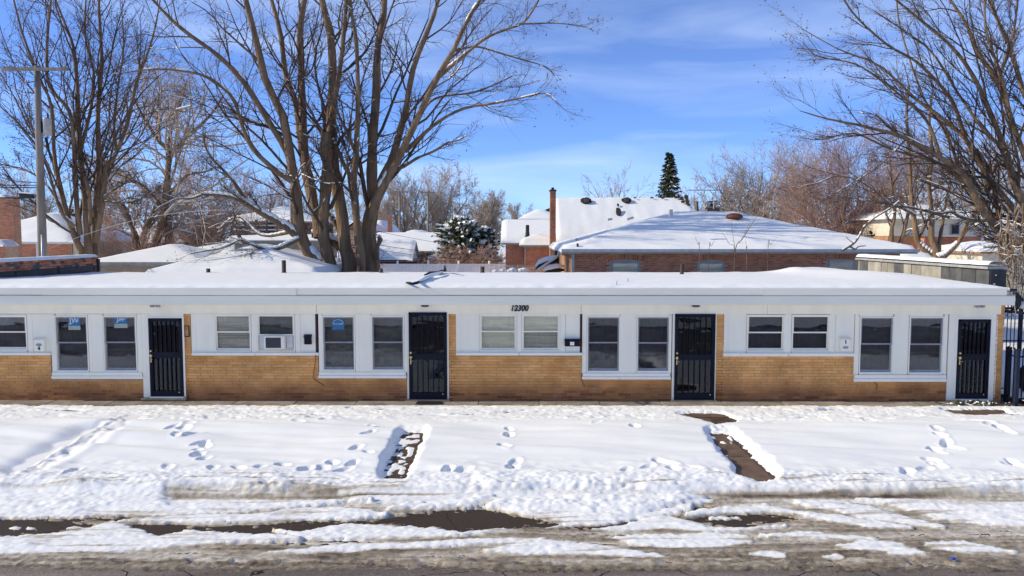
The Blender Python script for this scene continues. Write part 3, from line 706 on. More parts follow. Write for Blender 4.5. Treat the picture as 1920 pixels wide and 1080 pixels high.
o = rest.build('brick', M['brick'], wallo); o.name = 'brick_course'; tag(o, kind='stuff')
# right-hand return wall seen edge on
ret = MB()
for r in range(row_n):
    z = .015 + r * CH; off = (r % 2) * CL / 2; k = 0
    while off + k * CL < 7.2:
        y0 = .055 + max(0, off + (k - 1) * CL + CL); ret.box(XR - .03, XR + .006 + rng.uniform(-.002, .002), y0, min(7.4, y0 + CL - JT), z, z + CH - JT); k += 1
o = ret.build('side_brick_course', M['brick'], wallo); tag(o, kind='stuff')
# frieze, fascia, roof slab
fr = MB(); cuts = [XL, FX(594, 580), FX(1089.5, 580), FX(1438, 580), FX(1876, 580)]
for i in range(4): fr.box(cuts[i] + .004, cuts[i + 1] - .004, -.035, .20, ZS, ZSOF)
fr.build('frieze_board', M['white'], row)
MB().box(XL - .3, FX(1903, 572, -.32), -.32, BACK + .15, ZSOF, FZ(552.5, 960, -.32) - .001).build('roof_slab', M['fascia'], row)
fb = MB(); cuts = [-14.6, FX(77, 546, -.36), FX(555, 546, -.36), FX(1432, 546, -.36), FX(1889, 546, -.36)]
zb = FZ(552.5, 960, -.34)
for i in range(4):
    f = MB().box(cuts[i] + .003, cuts[i + 1] - .003, -.345 - .004 * (i % 2), -.26, zb - .012 * (i % 2), ZTOP).build('roof_edge_board', M['fascia'], row)
MB().box(XL - .3, FX(1889, 546, -.36) - .01, -.259, BACK + .15, zb, ZTOP - .13).build('roof_deck', M['membrane'], row)
MB().box(XL - .3, FX(1903, 572, -.32) - .01, -.3205 - .008, -.3205, zb - .030, zb - .013).build('drip_edge', M['soffit'], row)  # shade of the gap under the edge boards, put in as a grey strip
# ------------------------------------------------------------------ windows and doors
def framebox(mb, X0, X1, Z0, Z1, w, y0, y1, wb=None):
    wb = wb or w
    mb.box(X0, X1, y0, y1, Z1 - w, Z1); mb.box(X0, X1, y0, y1, Z0, Z0 + wb)
    mb.box(X0, X0 + w, y0, y1, Z0 + wb, Z1 - w); mb.box(X1 - w, X1, y0, y1, Z0 + wb, Z1 - w)
def window(px0, px1, py0, py1, meet, fmat='white', curtain_or_dark='shade', tall=False, low_curtain_or_dark=None, label=None):
    pm = (py0 + py1) / 2
    X0, X1 = FX(px0, pm, -.01), FX(px1, pm, -.01); Z1, Z0 = FZ(py0, (px0 + px1) / 2, -.01), FZ(py1, (px0 + px1) / 2, -.01)
    zm = FZ(meet, (px0 + px1) / 2, .02)
    mb = MB(); framebox(mb, X0, X1, Z0, Z1, .028, -.024, .06)
    w = mb.build('window', M[fmat], row)
    if label: w['label'] = label
    s = .035 if not tall else .04
    fi = 'alu' if tall else fmat
    mb = MB(); framebox(mb, X0 + .0285, X1 - .0285, zm - .012, Z1 - .0285, s * .75, .0, .03, .03); mb.build('upper_sash', M[fi], w)
    mb = MB(); framebox(mb, X0 + .0285, X1 - .0285, Z0 + .0285, zm + .018, s * .75, .031, .058, s * 1.3); mb.build('lower_sash', M[fi], w)
    MB().box(X0 + .03, X1 - .03, .012, .017, zm, Z1 - .04).build('pane', M['glass'], w)
    MB().box(X0 + .03, X1 - .03, .042, .047, Z0 + .05, zm).build('pane', M['glass'], w)
    c = MB(); nx = 24
    def cloth(z0, z1, m_, y=.13):
        v, f = [], []
        for i in range(nx + 1):
            x = X0 + (X1 - X0) * i / nx
            yy = y + .008 * math.sin(i * 1.7 + X0) + .006 * math.sin(i * .7)
            v += [(x, yy, z0), (x, yy, z1)]
        f = [(2 * i, 2 * i + 2, 2 * i + 3, 2 * i + 1) for i in range(nx)]
        return mesh_np('curtain', v, f, M[m_], w, True)  # dark sheets stand in for the unlit room; blinds are drawn cloth
    if low_curtain_or_dark: cloth(zm, Z1, curtain_or_dark, .05 if curtain_or_dark.startswith('blind') else .09); cloth(Z0, zm - .001, low_curtain_or_dark, .075 if low_curtain_or_dark.startswith('blind') else .10)
    else: cloth(Z0, Z1, curtain_or_dark)
    # blind slats where a blind is drawn
    if curtain_or_dark.startswith('blind'):
        mb = MB(); z = Z0 + .04; k = 0
        while z < Z1 - .04:
            mb.box(X0 + .06, X1 - .05, .030 if z > zm else .051, .036 if z > zm else .058, z, z + .004); z += .05; k += 1
        mb.build('blind_slat', M['blind'], w)['kind'] = 'stuff'
    MB().box(X0 - .01, X1 + .01, .20, .21, Z0 - .01, Z1 + .01).build('backing', M['dark'], w)
    return w, X0, X1, Z0, Z1, zm
def board(px0, px1, py0, py1, y0=-.012, y1=.2, name='wall_panel', m='white', parent=None, ref=None):
    """white board between four pixel bounds on the facade"""
    pm = ref or (py0 + py1) / 2
    return MB().box(FX(px0, pm, y0), FX(px1, pm, y0), y0, y1, FZ(py1, (px0 + px1) / 2, y0), FZ(py0, (px0 + px1) / 2, y0)).build(name, M[m], parent or row, bevel=.003)
def sill(px0, px1, py0, py1, y0=-.075):
    return MB().box(FX(px0, py1, y0), FX(px1, py1, y0), y0, -.0045, FZ(py1, (px0 + px1) / 2, y0), FZ(py0, (px0 + px1) / 2, y0) + .0).build('window_sill', M['sill'], row, bevel=.006)
def small_group(xp0, xw, xp1, tops, bot, sill_y, sx, curt, fm='white', meets=None):
    """panel | window | mullion | window | panel above a sill"""
    (a0, a1), (b0, b1) = xw
    t = 588.8
    if a0 - xp0 > 3: board(xp0, a0 - .4, t, sill_y[0] + .3)
    if a0 - xp0 > 25: board(xp0 + 8, xp0 + 9.2, t, sill_y[0], -.016, -.0125, 'panel_batten')
    board(a1 + .4, b0 - .4, t, sill_y[0] + .3, -.03, .2, 'mullion')
    board(b1 + .4, b1 + 10, t, sill_y[0] + .3, -.026, .2, 'window_trim')
    board(b1 + 10.3, xp1, t, sill_y[0] + .3)
    for (p, q) in ((a0, a1), (b0, b1)):
        board(p, q, bot + .3, sill_y[0] + .3, -.02, .19, 'window_trim')
    board(a0, a1, t, tops - .3, -.02, .19, 'window_trim'); board(b0, b1, t, tops - .3, -.02, .19, 'window_trim')
    sill(sx[0], (sx[0] + sx[1]) / 2 - .5, *sill_y); sill((sx[0] + sx[1]) / 2 + .3, sx[1], *sill_y)
def tall_group(x0, w1, w2, x1, top, bot, sy, sx):
    t = 588.8
    board(x0, w1[0] - .3, t, sy[0], -.034, .2, 'window_trim')
    board(w1[1] + .3, w2[0] - .3, t, sy[0], -.034, .2, 'mullion')
    mid = (w1[1] + w2[0]) / 2
    board(mid - 8.6, mid - 8, t, sy[0], -.038, -.0345, 'panel_batten'); board(mid + 12, mid + 12.6, t, sy[0], -.038, -.0345, 'panel_batten')
    board(w2[1] + .3, x1, t, sy[0], -.034, .2, 'window_trim')
    for w in (w1, w2):
        board(w[0], w[1], t, top - .3, -.034, .19, 'window_trim')
        board(w[0], w[1], bot + .3, sy[0], -.034, .19, 'window_trim')
    yh = sy[0] + (sy[1] - sy[0]) * .52
    MB().box(FX(sx[0] + 1, 700, -.06), FX(sx[1] - 1, 700, -.06), -.06, .19, FZ(yh, 960, -.06), FZ(sy[0], 960, -.06)).build('window_sill', M['sill'], row, bevel=.004)
    xm = (sx[0] + sx[1]) / 2 - 14
    for a, b in ((sx[0], xm), (xm + .4, sx[1])):
        MB().box(FX(a, 706, -.085), FX(b, 706, -.085), -.085, -.0045, FZ(sy[1], 960, -.085), FZ(yh + .4, 960, -.085)).build('window_sill', M['sill'], row, bevel=.006)
# flat 4 (left edge of the frame)
small_group(-110, ((-98, -30), (-18, 51)), 95.5, 590.5, 657, (661.5, 666.5), (-120, 94.5), None)
window(-98, -30, 590.5, 657, 622, curtain_or_dark='shade')
window(-18, 51, 590.5, 657, 622.5, curtain_or_dark='shade', low_curtain_or_dark='shade')
tall_group(96, (104, 166), (194, 257), 267, 592, 696, (699, 711.5), (96, 267))
window(104, 166, 592, 696.5, 642.5, curtain_or_dark='shade', tall=True); window(194, 257, 592, 696.5, 642, curtain_or_dark='shade', tall=True)
# flat 3
small_group(358.5, ((402, 471), (482, 553)), 592, 588.8, 659, (661.5, 666.8), (359, 597), None)
window(402, 471, 589, 659, 622.5, curtain_or_dark='blind_grey', low_curtain_or_dark='blind_grey')
wAC = window(482, 553, 589, 659, 628, curtain_or_dark='shade_green', low_curtain_or_dark='shade')
tall_group(597.5, (604, 666), (696, 758.5), 763, 592, 694, (698, 710), (596.5, 762))
window(604, 666, 592, 695, 642, curtain_or_dark='shade_green', tall=True); window(696, 758.5, 592, 695, 642, curtain_or_dark='shade_green', tall=True)
# flat 2
small_group(855, ((899, 969), (978, 1050)), 1087.5, 588.8, 658.5, (661.5, 666.8), (855, 1091.5), None)
window(899, 969, 588.9, 658.5, 621.5, curtain_or_dark='blind', low_curtain_or_dark='blind'); window(978, 1050, 588.9, 658.5, 621.5, curtain_or_dark='blind', low_curtain_or_dark='blind_grey')
tall_group(1091.8, (1100, 1163), (1193.5, 1256), 1259, 592.5, 697.5, (700, 711.5), (1091.5, 1258))
window(1100, 1163, 592.5, 697.5, 642.5, curtain_or_dark='shade', tall=True); window(1193.5, 1256, 592.5, 697.5, 643, curtain_or_dark='shade', tall=True)
# flat 1
small_group(1357.5, ((1400, 1471), (1484, 1556)), 1601.5, 589.5, 659, (662.5, 668.5), (1356, 1602.5), None)
window(1400, 1471, 590, 659, 623.5, curtain_or_dark='shade'); window(1484, 1556, 590, 659, 623.5, curtain_or_dark='shade')
tall_group(1602.5, (1611, 1675), (1703.5, 1769), 1776, 593.5, 700, (702.5, 715.5), (1602, 1776))
window(1611, 1675, 593.5, 700, 645, curtain_or_dark='shade', tall=True); window(1703.5, 1769, 593.5, 700.5, 645.5, curtain_or_dark='shade', tall=True)
def door(px0, px1, py0, py1, wx0, wx1, wy0, thr, inset=.0, label=None):
    """black security storm door; wx0..wx1 the white surround"""
    pm = (py0 + py1) / 2
    X0, X1 = FX(px0, pm, -.03), FX(px1, pm, -.03); Z1, Z0 = FZ(py0, (px0 + px1) / 2, -.03), FZ(py1, (px0 + px1) / 2, -.03)
    WX0, WX1 = FX(wx0, pm), FX(wx1, pm)
    W = X1 - X0
    mb = MB(); framebox(mb, X0, X1, Z0, Z1, .075, -.045, -.005, .13)
    mb.box(X0 + .075, X1 - .075, -.042, -.008, Z0 + .92, Z0 + 1.06)
    d = mb.build('door', M['iron'], row)
    if label: d['label'] = label
    # outer jamb angle
    mb = MB(); mb.box(X0 - .0, X0 + .045, -.06, -.046, Z0, Z1).box(X1 - .045, X1, -.06, -.046, Z0, Z1).box(X0, X1, -.06, -.046, Z1 - .045, Z1); mb.build('jamb', M['iron'], d)
    MB().box(X0 + .07, X1 - .07, -.004, .002, Z0 + .12, Z1 - .07).build('pane', M['doorglass'], d)
    MB().box(X0 + .03, X1 - .03, .03, .05, Z0 + .03, Z1 - .03).build('inner_door', M['shade'], d)
    nb = 6
    bu = MB().box(-.008, .008, -.041, -.020, 0, Z1 - .075 - (Z0 + 1.06)); bl = MB().box(-.008, .008, -.041, -.020, 0, .92 - .13)
    pu = pl = None
    for k in range(1, nb):
        x = X0 + .075 + (W - .15) * k / nb
        for which in (0, 1):
            if which == 0:
                if pu is None: pu = bu.build('bar', M['iron'], d); o = pu
                else: o = link(pu.copy(), d)
                z = Z0 + 1.06
            else:
                if pl is None: pl = bl.build('bar', M['iron'], d); o = pl
                else: o = link(pl.copy(), d)
                z = Z0 + .13
            o.location = Vector((x, 0, z))
    # lock set
    mb = MB().lathe((X0 + .045, -.062, Z0 + 1.09), [(.001, -.028), (.022, -.026), (.024, 0), (.03, .015)], 12, 'y').lathe((X0 + .045, -.062, Z0 + .98), [(.001, -.03), (.03, -.028), (.034, 0), (.034, .015)], 12, 'y')
    mb.box(X0 + .033, X0 + .057, -.075, -.061, Z0 + .82, Z0 + .94); mb.tube([(X0 + .045, -.075, Z0 + .9), (X0 + .045, -.11, Z0 + .9), (X0 + .10, -.11, Z0 + .895)], .009, 6)
    mb.build('handle', M['brass'], d)
    MB().lathe((X1 - .1, -.05, Z0 + .10), [(.001, -.01), (.014, -.008), (.014, .01)], 8, 'y').build('closer_screw', M['brass'], d)
    # white surround
    zt = FZ(wy0, (px0 + px1) / 2)
    zl = FZ(thr[0], (px0 + px1) / 2)
    mb = MB()
    if X0 - WX0 > .012: mb.box(WX0, X0 - .002, -.03, .2, zl, ZS - .002)
    if WX1 - X1 > .012: mb.box(X1 + .002, WX1, -.03, .2, zl, ZS - .002)
    if zt - Z1 > .02: mb.box(X0 - .002, X1 + .002, -.028, .2, Z1 + .002, ZS - .002)
    mb.build('door_casing', M['white'], row, bevel=.003)
    if zt - Z1 > .02:
        t = MB(); t.box(X0 - .05, X1 + .05, -.045, -.0305, Z1 + .006, Z1 + .05).box(X0 - .05, X0 - .006, -.045, -.0305, Z0, Z1 + .005).box(X1 + .006, X1 + .05, -.045, -.0305, Z0, Z1 + .005).build('door_trim', M['sill'], row, bevel=.003)
    MB().box(WX0 - .03, WX1 + .03, -.11, .02, zl - .055, zl - .001).build('threshold', M['concrete'], row, bevel=.006)
    MB().box(X0, X1, -.075, -.03, zl, Z0 - .002).build('threshold_plate', M['white'] if inset else M['black'], row)
    return d
door(281, 343, 597, 743, 268, 347, 588, (745, 751), 1, 'narrow black barred door in a white surround beside the two stickered windows')
door(767, 838, 585.5, 746.5, 763.5, 841.5, 586, (748, 752), 0, 'tall black barred door with doormat below it')
door(1265, 1340, 588.5, 747.5, 1260, 1342, 588, (749.5, 753), 0, 'tall black barred door beside the bare brown path')
door(1794, 1854, 599, 747.5, 1776, 1864, 588, (750.5, 756), 1, 'narrow black barred door in a white surround at the right end')
# dark red posts between flats
for x in (593.8, 1089.3):
    MB().box(FX(x - 2.0, 620), FX(x + 1.8, 620), -.02, .2, FZ(661), ZS - .002).build('corner_post', M['maroon'], row)
    MB().box(FX(x - .6, 580), FX(x + .4, 580), -.03, .01, ZS, ZSOF - .001).build('frieze_joint', M['black'], row)
# peeling caulk strip on the end pier
mb = MB(); z = .12
while z < 2.05:
    h = rng.uniform(.02, .09); mb.box(FX(1866.5, 660) + rng.uniform(-.006, .004), FX(1868, 660) + rng.uniform(0, .006), -.008, .0, z, z + h); z += h + rng.uniform(.004, .03)
tag(mb.build('caulk_strip', M['sill'], wallo), kind='stuff')
# a patch of plaster tile on the first pier
p = MB(); x0, x1, z0, z1 = FX(345.5, 620), FX(355.5, 620), FZ(632), FZ(611); framebox(p, x0, x1, z0, z1, .016, -.03, -.005); p.build('pier_frame', M['maroon'], row)
# window films
def film(px0, px1, py0, py1, split, words, x4=None):
    t = thing('window_sticker', x4[0], 'sticker', (FX((px0 + px1) / 2, py0, -.0), .004, FZ(py1)), 'real estate stickers in the windows')
    X0, X1, Z0, Z1 = FX(px0, py0, 0), FX(px1, py0, 0), FZ(py1), FZ(py0)
    zs = FZ(split)
    MB().box(X0, X1, .008, .0105, zs, Z1).build('blue_field', M['paint_blue'], t)
    if split < py1: MB().box(X0, X1, .008, .0105, Z0, zs - .001).build('pale_band', M['paint_pale'], t)
    text_obj('lettering', words, (Z1 - zs) * .82, ((X0 + X1) / 2, .0065, (zs + Z1) / 2 + .02), M['paint_white'], t, .0008, sx=.95, bold=.004)
    mb = MB(); mb.tube([(X0 + .05, .0066, zs + .035), ((X0 + X1) / 2, .0066, zs + .10), (X1 - .03, .0066, zs + .12)], .008, 4); mb.build('swoosh', M['paint_white'], t)
    if split < py1:
        MB().box(X0 + .015, X0 + (X1 - X0) * .4, .0068, .0078, Z0 + (zs - Z0) * .45, Z0 + (zs - Z0) * .7).box(X1 - .07, X1 - .02, .0068, .0078, Z0 + (zs - Z0) * .4, Z0 + (zs - Z0) * .75).build('print_line', M['greymetal'], t)
    return t
film(127, 149.5, 594, 619, 611.5, 'JW', ('blue and cream sticker lettered JW in the farther left tall window of the pair',))
film(213.5, 238, 594, 615.5, 607.5, 'JW', ('blue and cream sticker lettered JW in the window next to the narrow left door',))
t = thing('window_sticker', 'round-topped blue sticker with white print on the tall window right of the air conditioner', 'sticker', (FX(634, 600), .0, FZ(618)), 'real estate stickers in the windows')
X0, X1, Z0, Z1 = FX(622.5, 600), FX(645, 600), FZ(618.5), FZ(597.5); n = 14
pts = [(X0, .0105, Z0), (X1, .0105, Z0)] + [((X0 + X1) / 2 + (X1 - X0) / 2 * math.cos(a), .0105, Z1 - .10 + .10 * math.sin(a)) for a in [math.pi * k / n for k in range(n + 1)]]
MB().poly(pts, (0, -.0025, 0)).build('blue_field', M['paint_blue'], t)
MB().box(X0 + .02, X1 - .03, .0066, .0076, (Z0 + Z1) / 2 - .008, (Z0 + Z1) / 2 + .018).build('print_line', M['lamp_grey'], t)
mb = MB().tube([((X0 + X1) / 2 + (X1 - X0) * .42 * math.cos(a), .0068, Z1 - .11 + .085 * math.sin(a)) for a in [math.pi * k / 12 for k in range(13)]], .006, 4); mb.build('arc', M['paint_white'], t)
# house number
t = thing('house_number', 'black script numerals 12300 on the white frieze above the middle small windows', 'house number', (FX(973), -.05, FZ(578)))
text_obj('numerals', '12300', .195, (FX(973.5, 578, -.05), -.052, FZ(578, 973, -.05) - .004), M['numeral'], t, .010, .22, bold=.006, sx=.86)
# letter boxes
def white_box(px0, px1, py0, py1, num, numy, ovy, label):
    X0, X1, Z0, Z1 = FX(px0, 645, -.08), FX(px1, 645, -.08), FZ(py1, px0, -.08), FZ(py0, px0, -.08)
    t = thing('letterbox', label, 'mailbox', ((X0 + X1) / 2, -.013, Z0), 'letterboxes by the doors')
    MB().box(X0, X1, -.10, -.013, Z0, Z1 - .05).build('body', M['sill'], t, bevel=.008)
    MB().poly([(X0 - .012, -.013, Z1), (X0 - .012, -.125, Z1 - .05), (X0 - .012, -.125, Z1 - .065), (X0 - .012, -.013, Z1 - .049)], (X1 - X0 + .024, 0, 0)).build('lid', M['white'], t)
    text_obj('number', num, .11, ((X0 + X1) / 2 - .0, -.103, FZ(numy, px0, -.1)), M['numeral'], t, .003, bold=.006)
    c = ((X0 + X1) / 2, -.1005, FZ(ovy, px0, -.1)); n = 20
    MB().poly([(c[0] + .072 * math.cos(2 * math.pi * k / n), c[1], c[2] + .036 * math.sin(2 * math.pi * k / n)) for k in range(n)], (0, -.004, 0)).build('oval_plate', M['lamp_grey'], t)
    return t
white_box(64.5, 83, 633, 658, '4', 653.5, 646.5, 'white letterbox numbered 4 with grey oval, near the left end of the wall')
white_box(1576, 1594, 632, 657, '1', 641.5, 651.5, 'white letterbox numbered 1 with grey oval, between small and tall right windows')
X0, X1, Z0, Z1 = FX(570, 636, -.09), FX(583, 636, -.09), FZ(646, 576, -.09), FZ(627.5, 576, -.09)
t = thing('letterbox', 'small upright black letterbox to the right of the air conditioner', 'mailbox', ((X0 + X1) / 2, -.013, Z0), 'letterboxes by the doors')
MB().box(X0, X1, -.09, -.013, Z0, Z1 - .04).build('body', M['iron'], t, bevel=.008); MB().poly([(X0 - .008, -.013, Z1), (X0 - .008, -.105, Z1 - .04), (X0 - .008, -.105, Z1 - .07), (X0 - .008, -.013, Z1 - .039)], (X1 - X0 + .016, 0, 0)).build('lid', M['iron'], t)
X0, X1, Z0, Z1 = FX(1059, 643, -.1), FX(1087, 643, -.1), FZ(649.5, 1070, -.1), FZ(636, 1070, -.1)
t = thing('letterbox', 'wide black letterbox with a white label, right of the beige-blind windows', 'mailbox', ((X0 + X1) / 2, -.013, Z0), 'letterboxes by the doors')
MB().box(X0, X1, -.11, -.013, Z0, Z1 - .02).build('body', M['iron'], t, bevel=.008); MB().box(X0 - .008, X1 + .008, -.12, -.013, Z1 - .019, Z1).build('lid', M['iron'], t)
MB().box(FX(1069, 643, -.11), FX(1076.5, 643, -.11), -.114, -.1105, FZ(647.5, 1070, -.11), FZ(641, 1070, -.11)).build('label', M['sill'], t)
text_obj('number', '2', .045, (FX(1072.7, 643, -.11), -.1155, FZ(644.2, 1070, -.11)), M['numeral'], t, .001)
# soffit lamps
for px, kind, lab in ((293, 'g', 'grey twin soffit lamp above the narrow left door'), (797, 'b', 'black soffit lamp above the door with the mat'), (1304, 'b', 'black soffit lamp above the door by the bare path'), (1834, 'g', 'grey twin soffit lamp above the narrow right door')):
    x = FX(px, 575, -.1); t = thing('soffit_lamp', lab, 'lamp', (x, -.12, ZSOF), 'lamps under the roof overhang')
    if kind == 'g':
        for s in (-1, 1): MB().lathe((x + s * .065, -.16, ZSOF - .045), [(.035, .045), (.055, .02), (.052, -.02), (.001, -.03)], 12).build('globe', M['lamp_grey'], t, True)
        MB().box(x - .1, x + .1, -.2, -.12, ZSOF - .012, ZSOF - .001).build('plate', M['lamp_grey'], t)
    else:
        MB().box(x - .10, x + .10, -.2, -.06, ZSOF - .015, ZSOF - .001).box(x - .085, x + .085, -.185, -.075, ZSOF - .05, ZSOF - .0155).build('housing', M['black'], t, bevel=.006)
        MB().box(x - .06, x + .06, -.17, -.09, ZSOF - .065, ZSOF - .0505).build('lens', M['lamp_grey'], t)
# air conditioner
X0, X1, Z0, Z1 = FX(492.5, 640, -.3), FX(529, 640, -.3), FZ(656, 510, -.3), FZ(632, 510, -.3)
t = thing('air_conditioner', 'white window air conditioner with grey grille, third window from the left end', 'air conditioner', ((X0 + X1) / 2, 0, Z0))
mb = MB(); mb.box(X0, X1, -.16, .0, Z0, Z1); mb.build('case', M['sill'], t, bevel=.012)
mb = MB(); framebox(mb, X0 - .004, X1 + .004, Z0 - .004, Z1 + .004, .03, -.19, -.161); mb.build('front_frame', M['sill'], t, bevel=.006)
g = MB(); g.box(X0 + .03, X1 - .07, -.175, -.1605, Z0 + .03, Z1 - .03)
k = Z0 + .045
while k < Z1 - .04: g.box(X0 + .035, X1 - .075, -.182, -.1755, k, k + .007); k += .016
g.build('grille', M['grille'], t)
MB().box(X1 - .066, X1 - .03, -.18, -.1605, Z0 + .03, Z1 - .03).build('control_panel', M['white'], t)
mb = MB(); a, b = FX(486, 640), FX(549, 640); mb.box(a, X0 - .006, .005, .02, Z0, FZ(630, 510)); mb.build('side_filler', M['vinyl'], t); MB().box(X1 + .006, b, .005, .02, Z0, FZ(630, 510)).build('side_filler', M['vinyl'], t)
# doormat
a, b = at(782, 762, 0), at(829, 755, 0)
t = thing('doormat', 'dark rubber doormat on the pavement under the second door from the left', 'doormat', (FX(806, 760, -.3), -.3, .03))
MB().box(FX(783, 760, -.3), FX(829, 760, -.3), -.43, -.17, .037, .052).build('mat', M['rubber'], t, bevel=.004)
# hanging cable ends
def cable(name, label, pts, r, m='wire', cat='cable'):
    P = [at(px, py, Y) for px, py, Y in pts]
    t = thing(name, label, cat, tuple(P[-1]))
    Q = []
    for i in range(len(P) - 1):
        for k in range(4): Q.append(P[i].lerp(P[i + 1], k / 4))
    Q.append(P[-1]); MB().tube(Q, r, 6).build('cable', M[m], t, True)
    return t
cable('hanging_cable', 'thin brown cable dangling down the brick below the air conditioner side', [(592, 665, -.09), (591, 680, -.02), (588, 700, -.02), (589, 711, -.02), (596, 716, -.02), (603, 720, -.02), (609, 724.5, -.02)], .007, 'rust')
cable('hanging_cable', 'short dark cable end poking from the sill left of the third door', [(1091, 700, -.05), (1091, 712, -.02), (1093, 719, -.02), (1097, 725.5, -.02)], .006)
cable('hanging_cable', 'forked dark wire end under the rightmost long sill', [(1640, 716, -.02), (1645, 724, -.02), (1642, 730, -.02)], .006)
# ------------------------------------------------------------------ snow on the roof
gx = np.concatenate([np.arange(XL - .3, 11.3, .11), [FX(1893, 540, -.32)]]); gy = np.concatenate([[-.34, -.32, -.29, -.25], np.arange(-.17, BACK + .15, .12)])
GX, GY = np.meshgrid(gx, gy)
T = .085 + .035 * (fbm(GX * .8, GY * .9, 201, 3) - .5) + .02 * (fbm(GX * 3, GY * 4, 203, 3) - .5)
T = T + .17 * np.exp(-((GX - 10.0) / 1.2) ** 2) * sstep(.3, 3.5, GY) + .12 * np.exp(-((GX - 9.0) / .5) ** 2 - ((GY - 6.8) / .7) ** 2)
T = T * (.25 + .75 * sstep(-.34, -.12, GY)) * sstep(11.5, 10.9, GX + 0 * GY) + .05 * (fbm(GX * 7, GY * 6, 205) - .45) * sstep(-.07, -.32, GY)
T = np.maximum(T, .006) - .11 * sstep(.2, 7, GY); T[0, :] = -.03 - .05 * fbm(GX[0] * 3, GY[0], 207)
o = grid_mesh('roof_snow', gx, gy, ZTOP + T, M['snow'], row)
# roof clutter
RZ = ZTOP - .02
def vent(px, py_top, py_bot, wpx, label, m='pipe', cap=False):
    # stand it where its foot meets the snow
    Y = 6.0
    for _ in range(20):
        z = at(px, py_bot, Y).z; Y = Y + (z - RZ) * -6 if False else Y
        v = at(px, py_bot, 10) - Vector((CX, CY, CZ)); s = (RZ - CZ) / v.z; Y = CY + v.y * s
    for _ in range(6):
        zr_ = ZTOP + .085 - .11 * float(sstep(.2, 7, np.array(Y))); s = (zr_ - CZ) / v.z; Y = min(CY + v.y * s, 7.3)
    p = at(px, py_bot, Y); top = at(px, py_top, Y).z; r = wpx / 2 / FPX * (Y - CY)
    t = thing('roof_vent', label, 'roof vent', (p.x, Y, RZ - .08), 'vent pipes on the flat roof')
    mb = MB().lathe((p.x, Y, RZ - .08), [(r, 0), (r, top - RZ + .08), (r * .8, top - RZ + .08), (r * .8, top - RZ - .1)], 14)
    mb.build('pipe', M[m], t, True)
    MB().lathe((p.x, Y, RZ - .08), [(r * 1.6, .0), (r * 1.5, .06), (r * 1.05, .1)], 14).build('flashing', M['membrane'], t, True)
    return t
vent(532.5, 488, 511.5, 8, 'tall black vent pipe on the flat roof in front of the garage mound')
vent(714.5, 503.5, 511, 7, 'short black vent stub on the roof right of the big tree')
vent(904.5, 500, 510.5, 7.5, 'short sooty vent pipe before the white fence')
vent(1278.5, 495, 514, 7, 'rusty brown vent pipe before the red brick house', 'pipe')
vent(390.5, 503.5, 509.5, 7.5, 'small square black vent stub on the left roof')
# fallen branch half buried in roof snow
def on_roof(px, py, h=0):
    v = at(px, py, 10) - Vector((CX, CY, CZ)); Y = 3.0
    for _ in range(8):
        z = ZTOP + .085 + h - .11 * float(sstep(.2, 7, np.array(Y))); s = (z - CZ) / v.z; Y = min(CY + v.y * s, 7.4)
    return Vector((CX + v.x * s, CY + v.y * s, z))
br = thing('fallen_branch', 'black branch fallen across the roof snow, dusted white', 'branch', tuple(on_roof(800, 520)))
MB().tube([on_roof(762, 530, .02), on_roof(768, 531, .04), on_roof(774, 532, .035), on_roof(783, 530, .05), on_roof(786, 528, .045)], [.02, .035, .03, .035, .02], 8).build('limb', M['iron'], br, True)
MB().tube([on_roof(784, 528, .05), on_roof(797, 523, .02), on_roof(808, 516, .02), on_roof(818, 513, .05), on_roof(828, 509, .06), on_roof(835, 506.5, .09), on_roof(834, 498, .3)], [.03, .04, .03, .06, .06, .05, .02], 8).build('limb', M['pipe'], br, True)
MB().tube([on_roof(796, 515.5, .03), on_roof(806, 511.5, .05), on_roof(822, 509.5, .06)], [.02, .045, .02], 8).build('limb', M['pipe'], br, True)
MB().tube([on_roof(783, 528, .06), on_roof(796, 522, .07), on_roof(809, 516, .07), on_roof(820, 513, .09), on_roof(830, 509, .10)], [.02, .05, .055, .045, .02], 8).build('snow_cap', M['snow'], br, True)
for px, py, h, l in ((1156, 535, 5, 'short'), (1177, 531, 6, 'taller')):
    p = on_roof(px, py, -.03); t = thing('grass_stalk', '%s dark stalk poking through the roof snow above the small windows' % l, 'stalk', tuple(p)); MB().tube([p, p + Vector((.01, 0, .06 * h / 4 + .03))], .006, 5).build('stem', M['black'], t)
# low parapets at both ends
def parapet(name, label, X, Y0, Y1, zt, side, base_m):
    t = thing(name, label, 'parapet', (X, (Y0 + Y1) / 2, ZTOP))
    MB().box(X, X + .3, Y0, Y1, ZTOP - .3, zt - .07).build('core', M['blockdark'], t)
    return t
zt = 3.21
par = parapet('end_parapet', 'pale block parapet under a snowy plank cap at the right end of the roof', 11.33, .35, 7.3, zt, 1, None)
y = .36; k = 0; rr = random.Random(5)
while y < 7.2:
    L_ = rr.uniform(.38, .62); d = M['blockdark'] if (k < 4 or rr.random() < .22) else M['block']
    MB().box(11.30 - rr.uniform(0, .012), 11.329, y, min(7.28, y + L_ - .02), ZTOP - .05, zt - .085).build('block', d, par, bevel=.01); y += L_; k += 1
ys_ = [.30, 1.9, 3.6, 5.4, 7.35]
for a, b in zip(ys_[:-1], ys_[1:]):
    MB().box(11.22, 11.70, a + .004, b - .004, zt - .07, zt - .01).build('cap_board', M['soffit'], par)
gx = np.linspace(11.23, 11.70, 8); gy = np.linspace(.31, 7.33, 60); GX, GY = np.meshgrid(gx, gy)
e = np.minimum(np.minimum(GX - 11.22, 11.71 - GX), .1) / .1
grid_mesh('snow_cap', gx, gy, zt - .014 + .13 * np.sqrt(np.clip(e, 0, 1)) + .015 * (fbm(GX * 3, GY * 3, 301) - .5), M['snow'], par)
mb = MB()
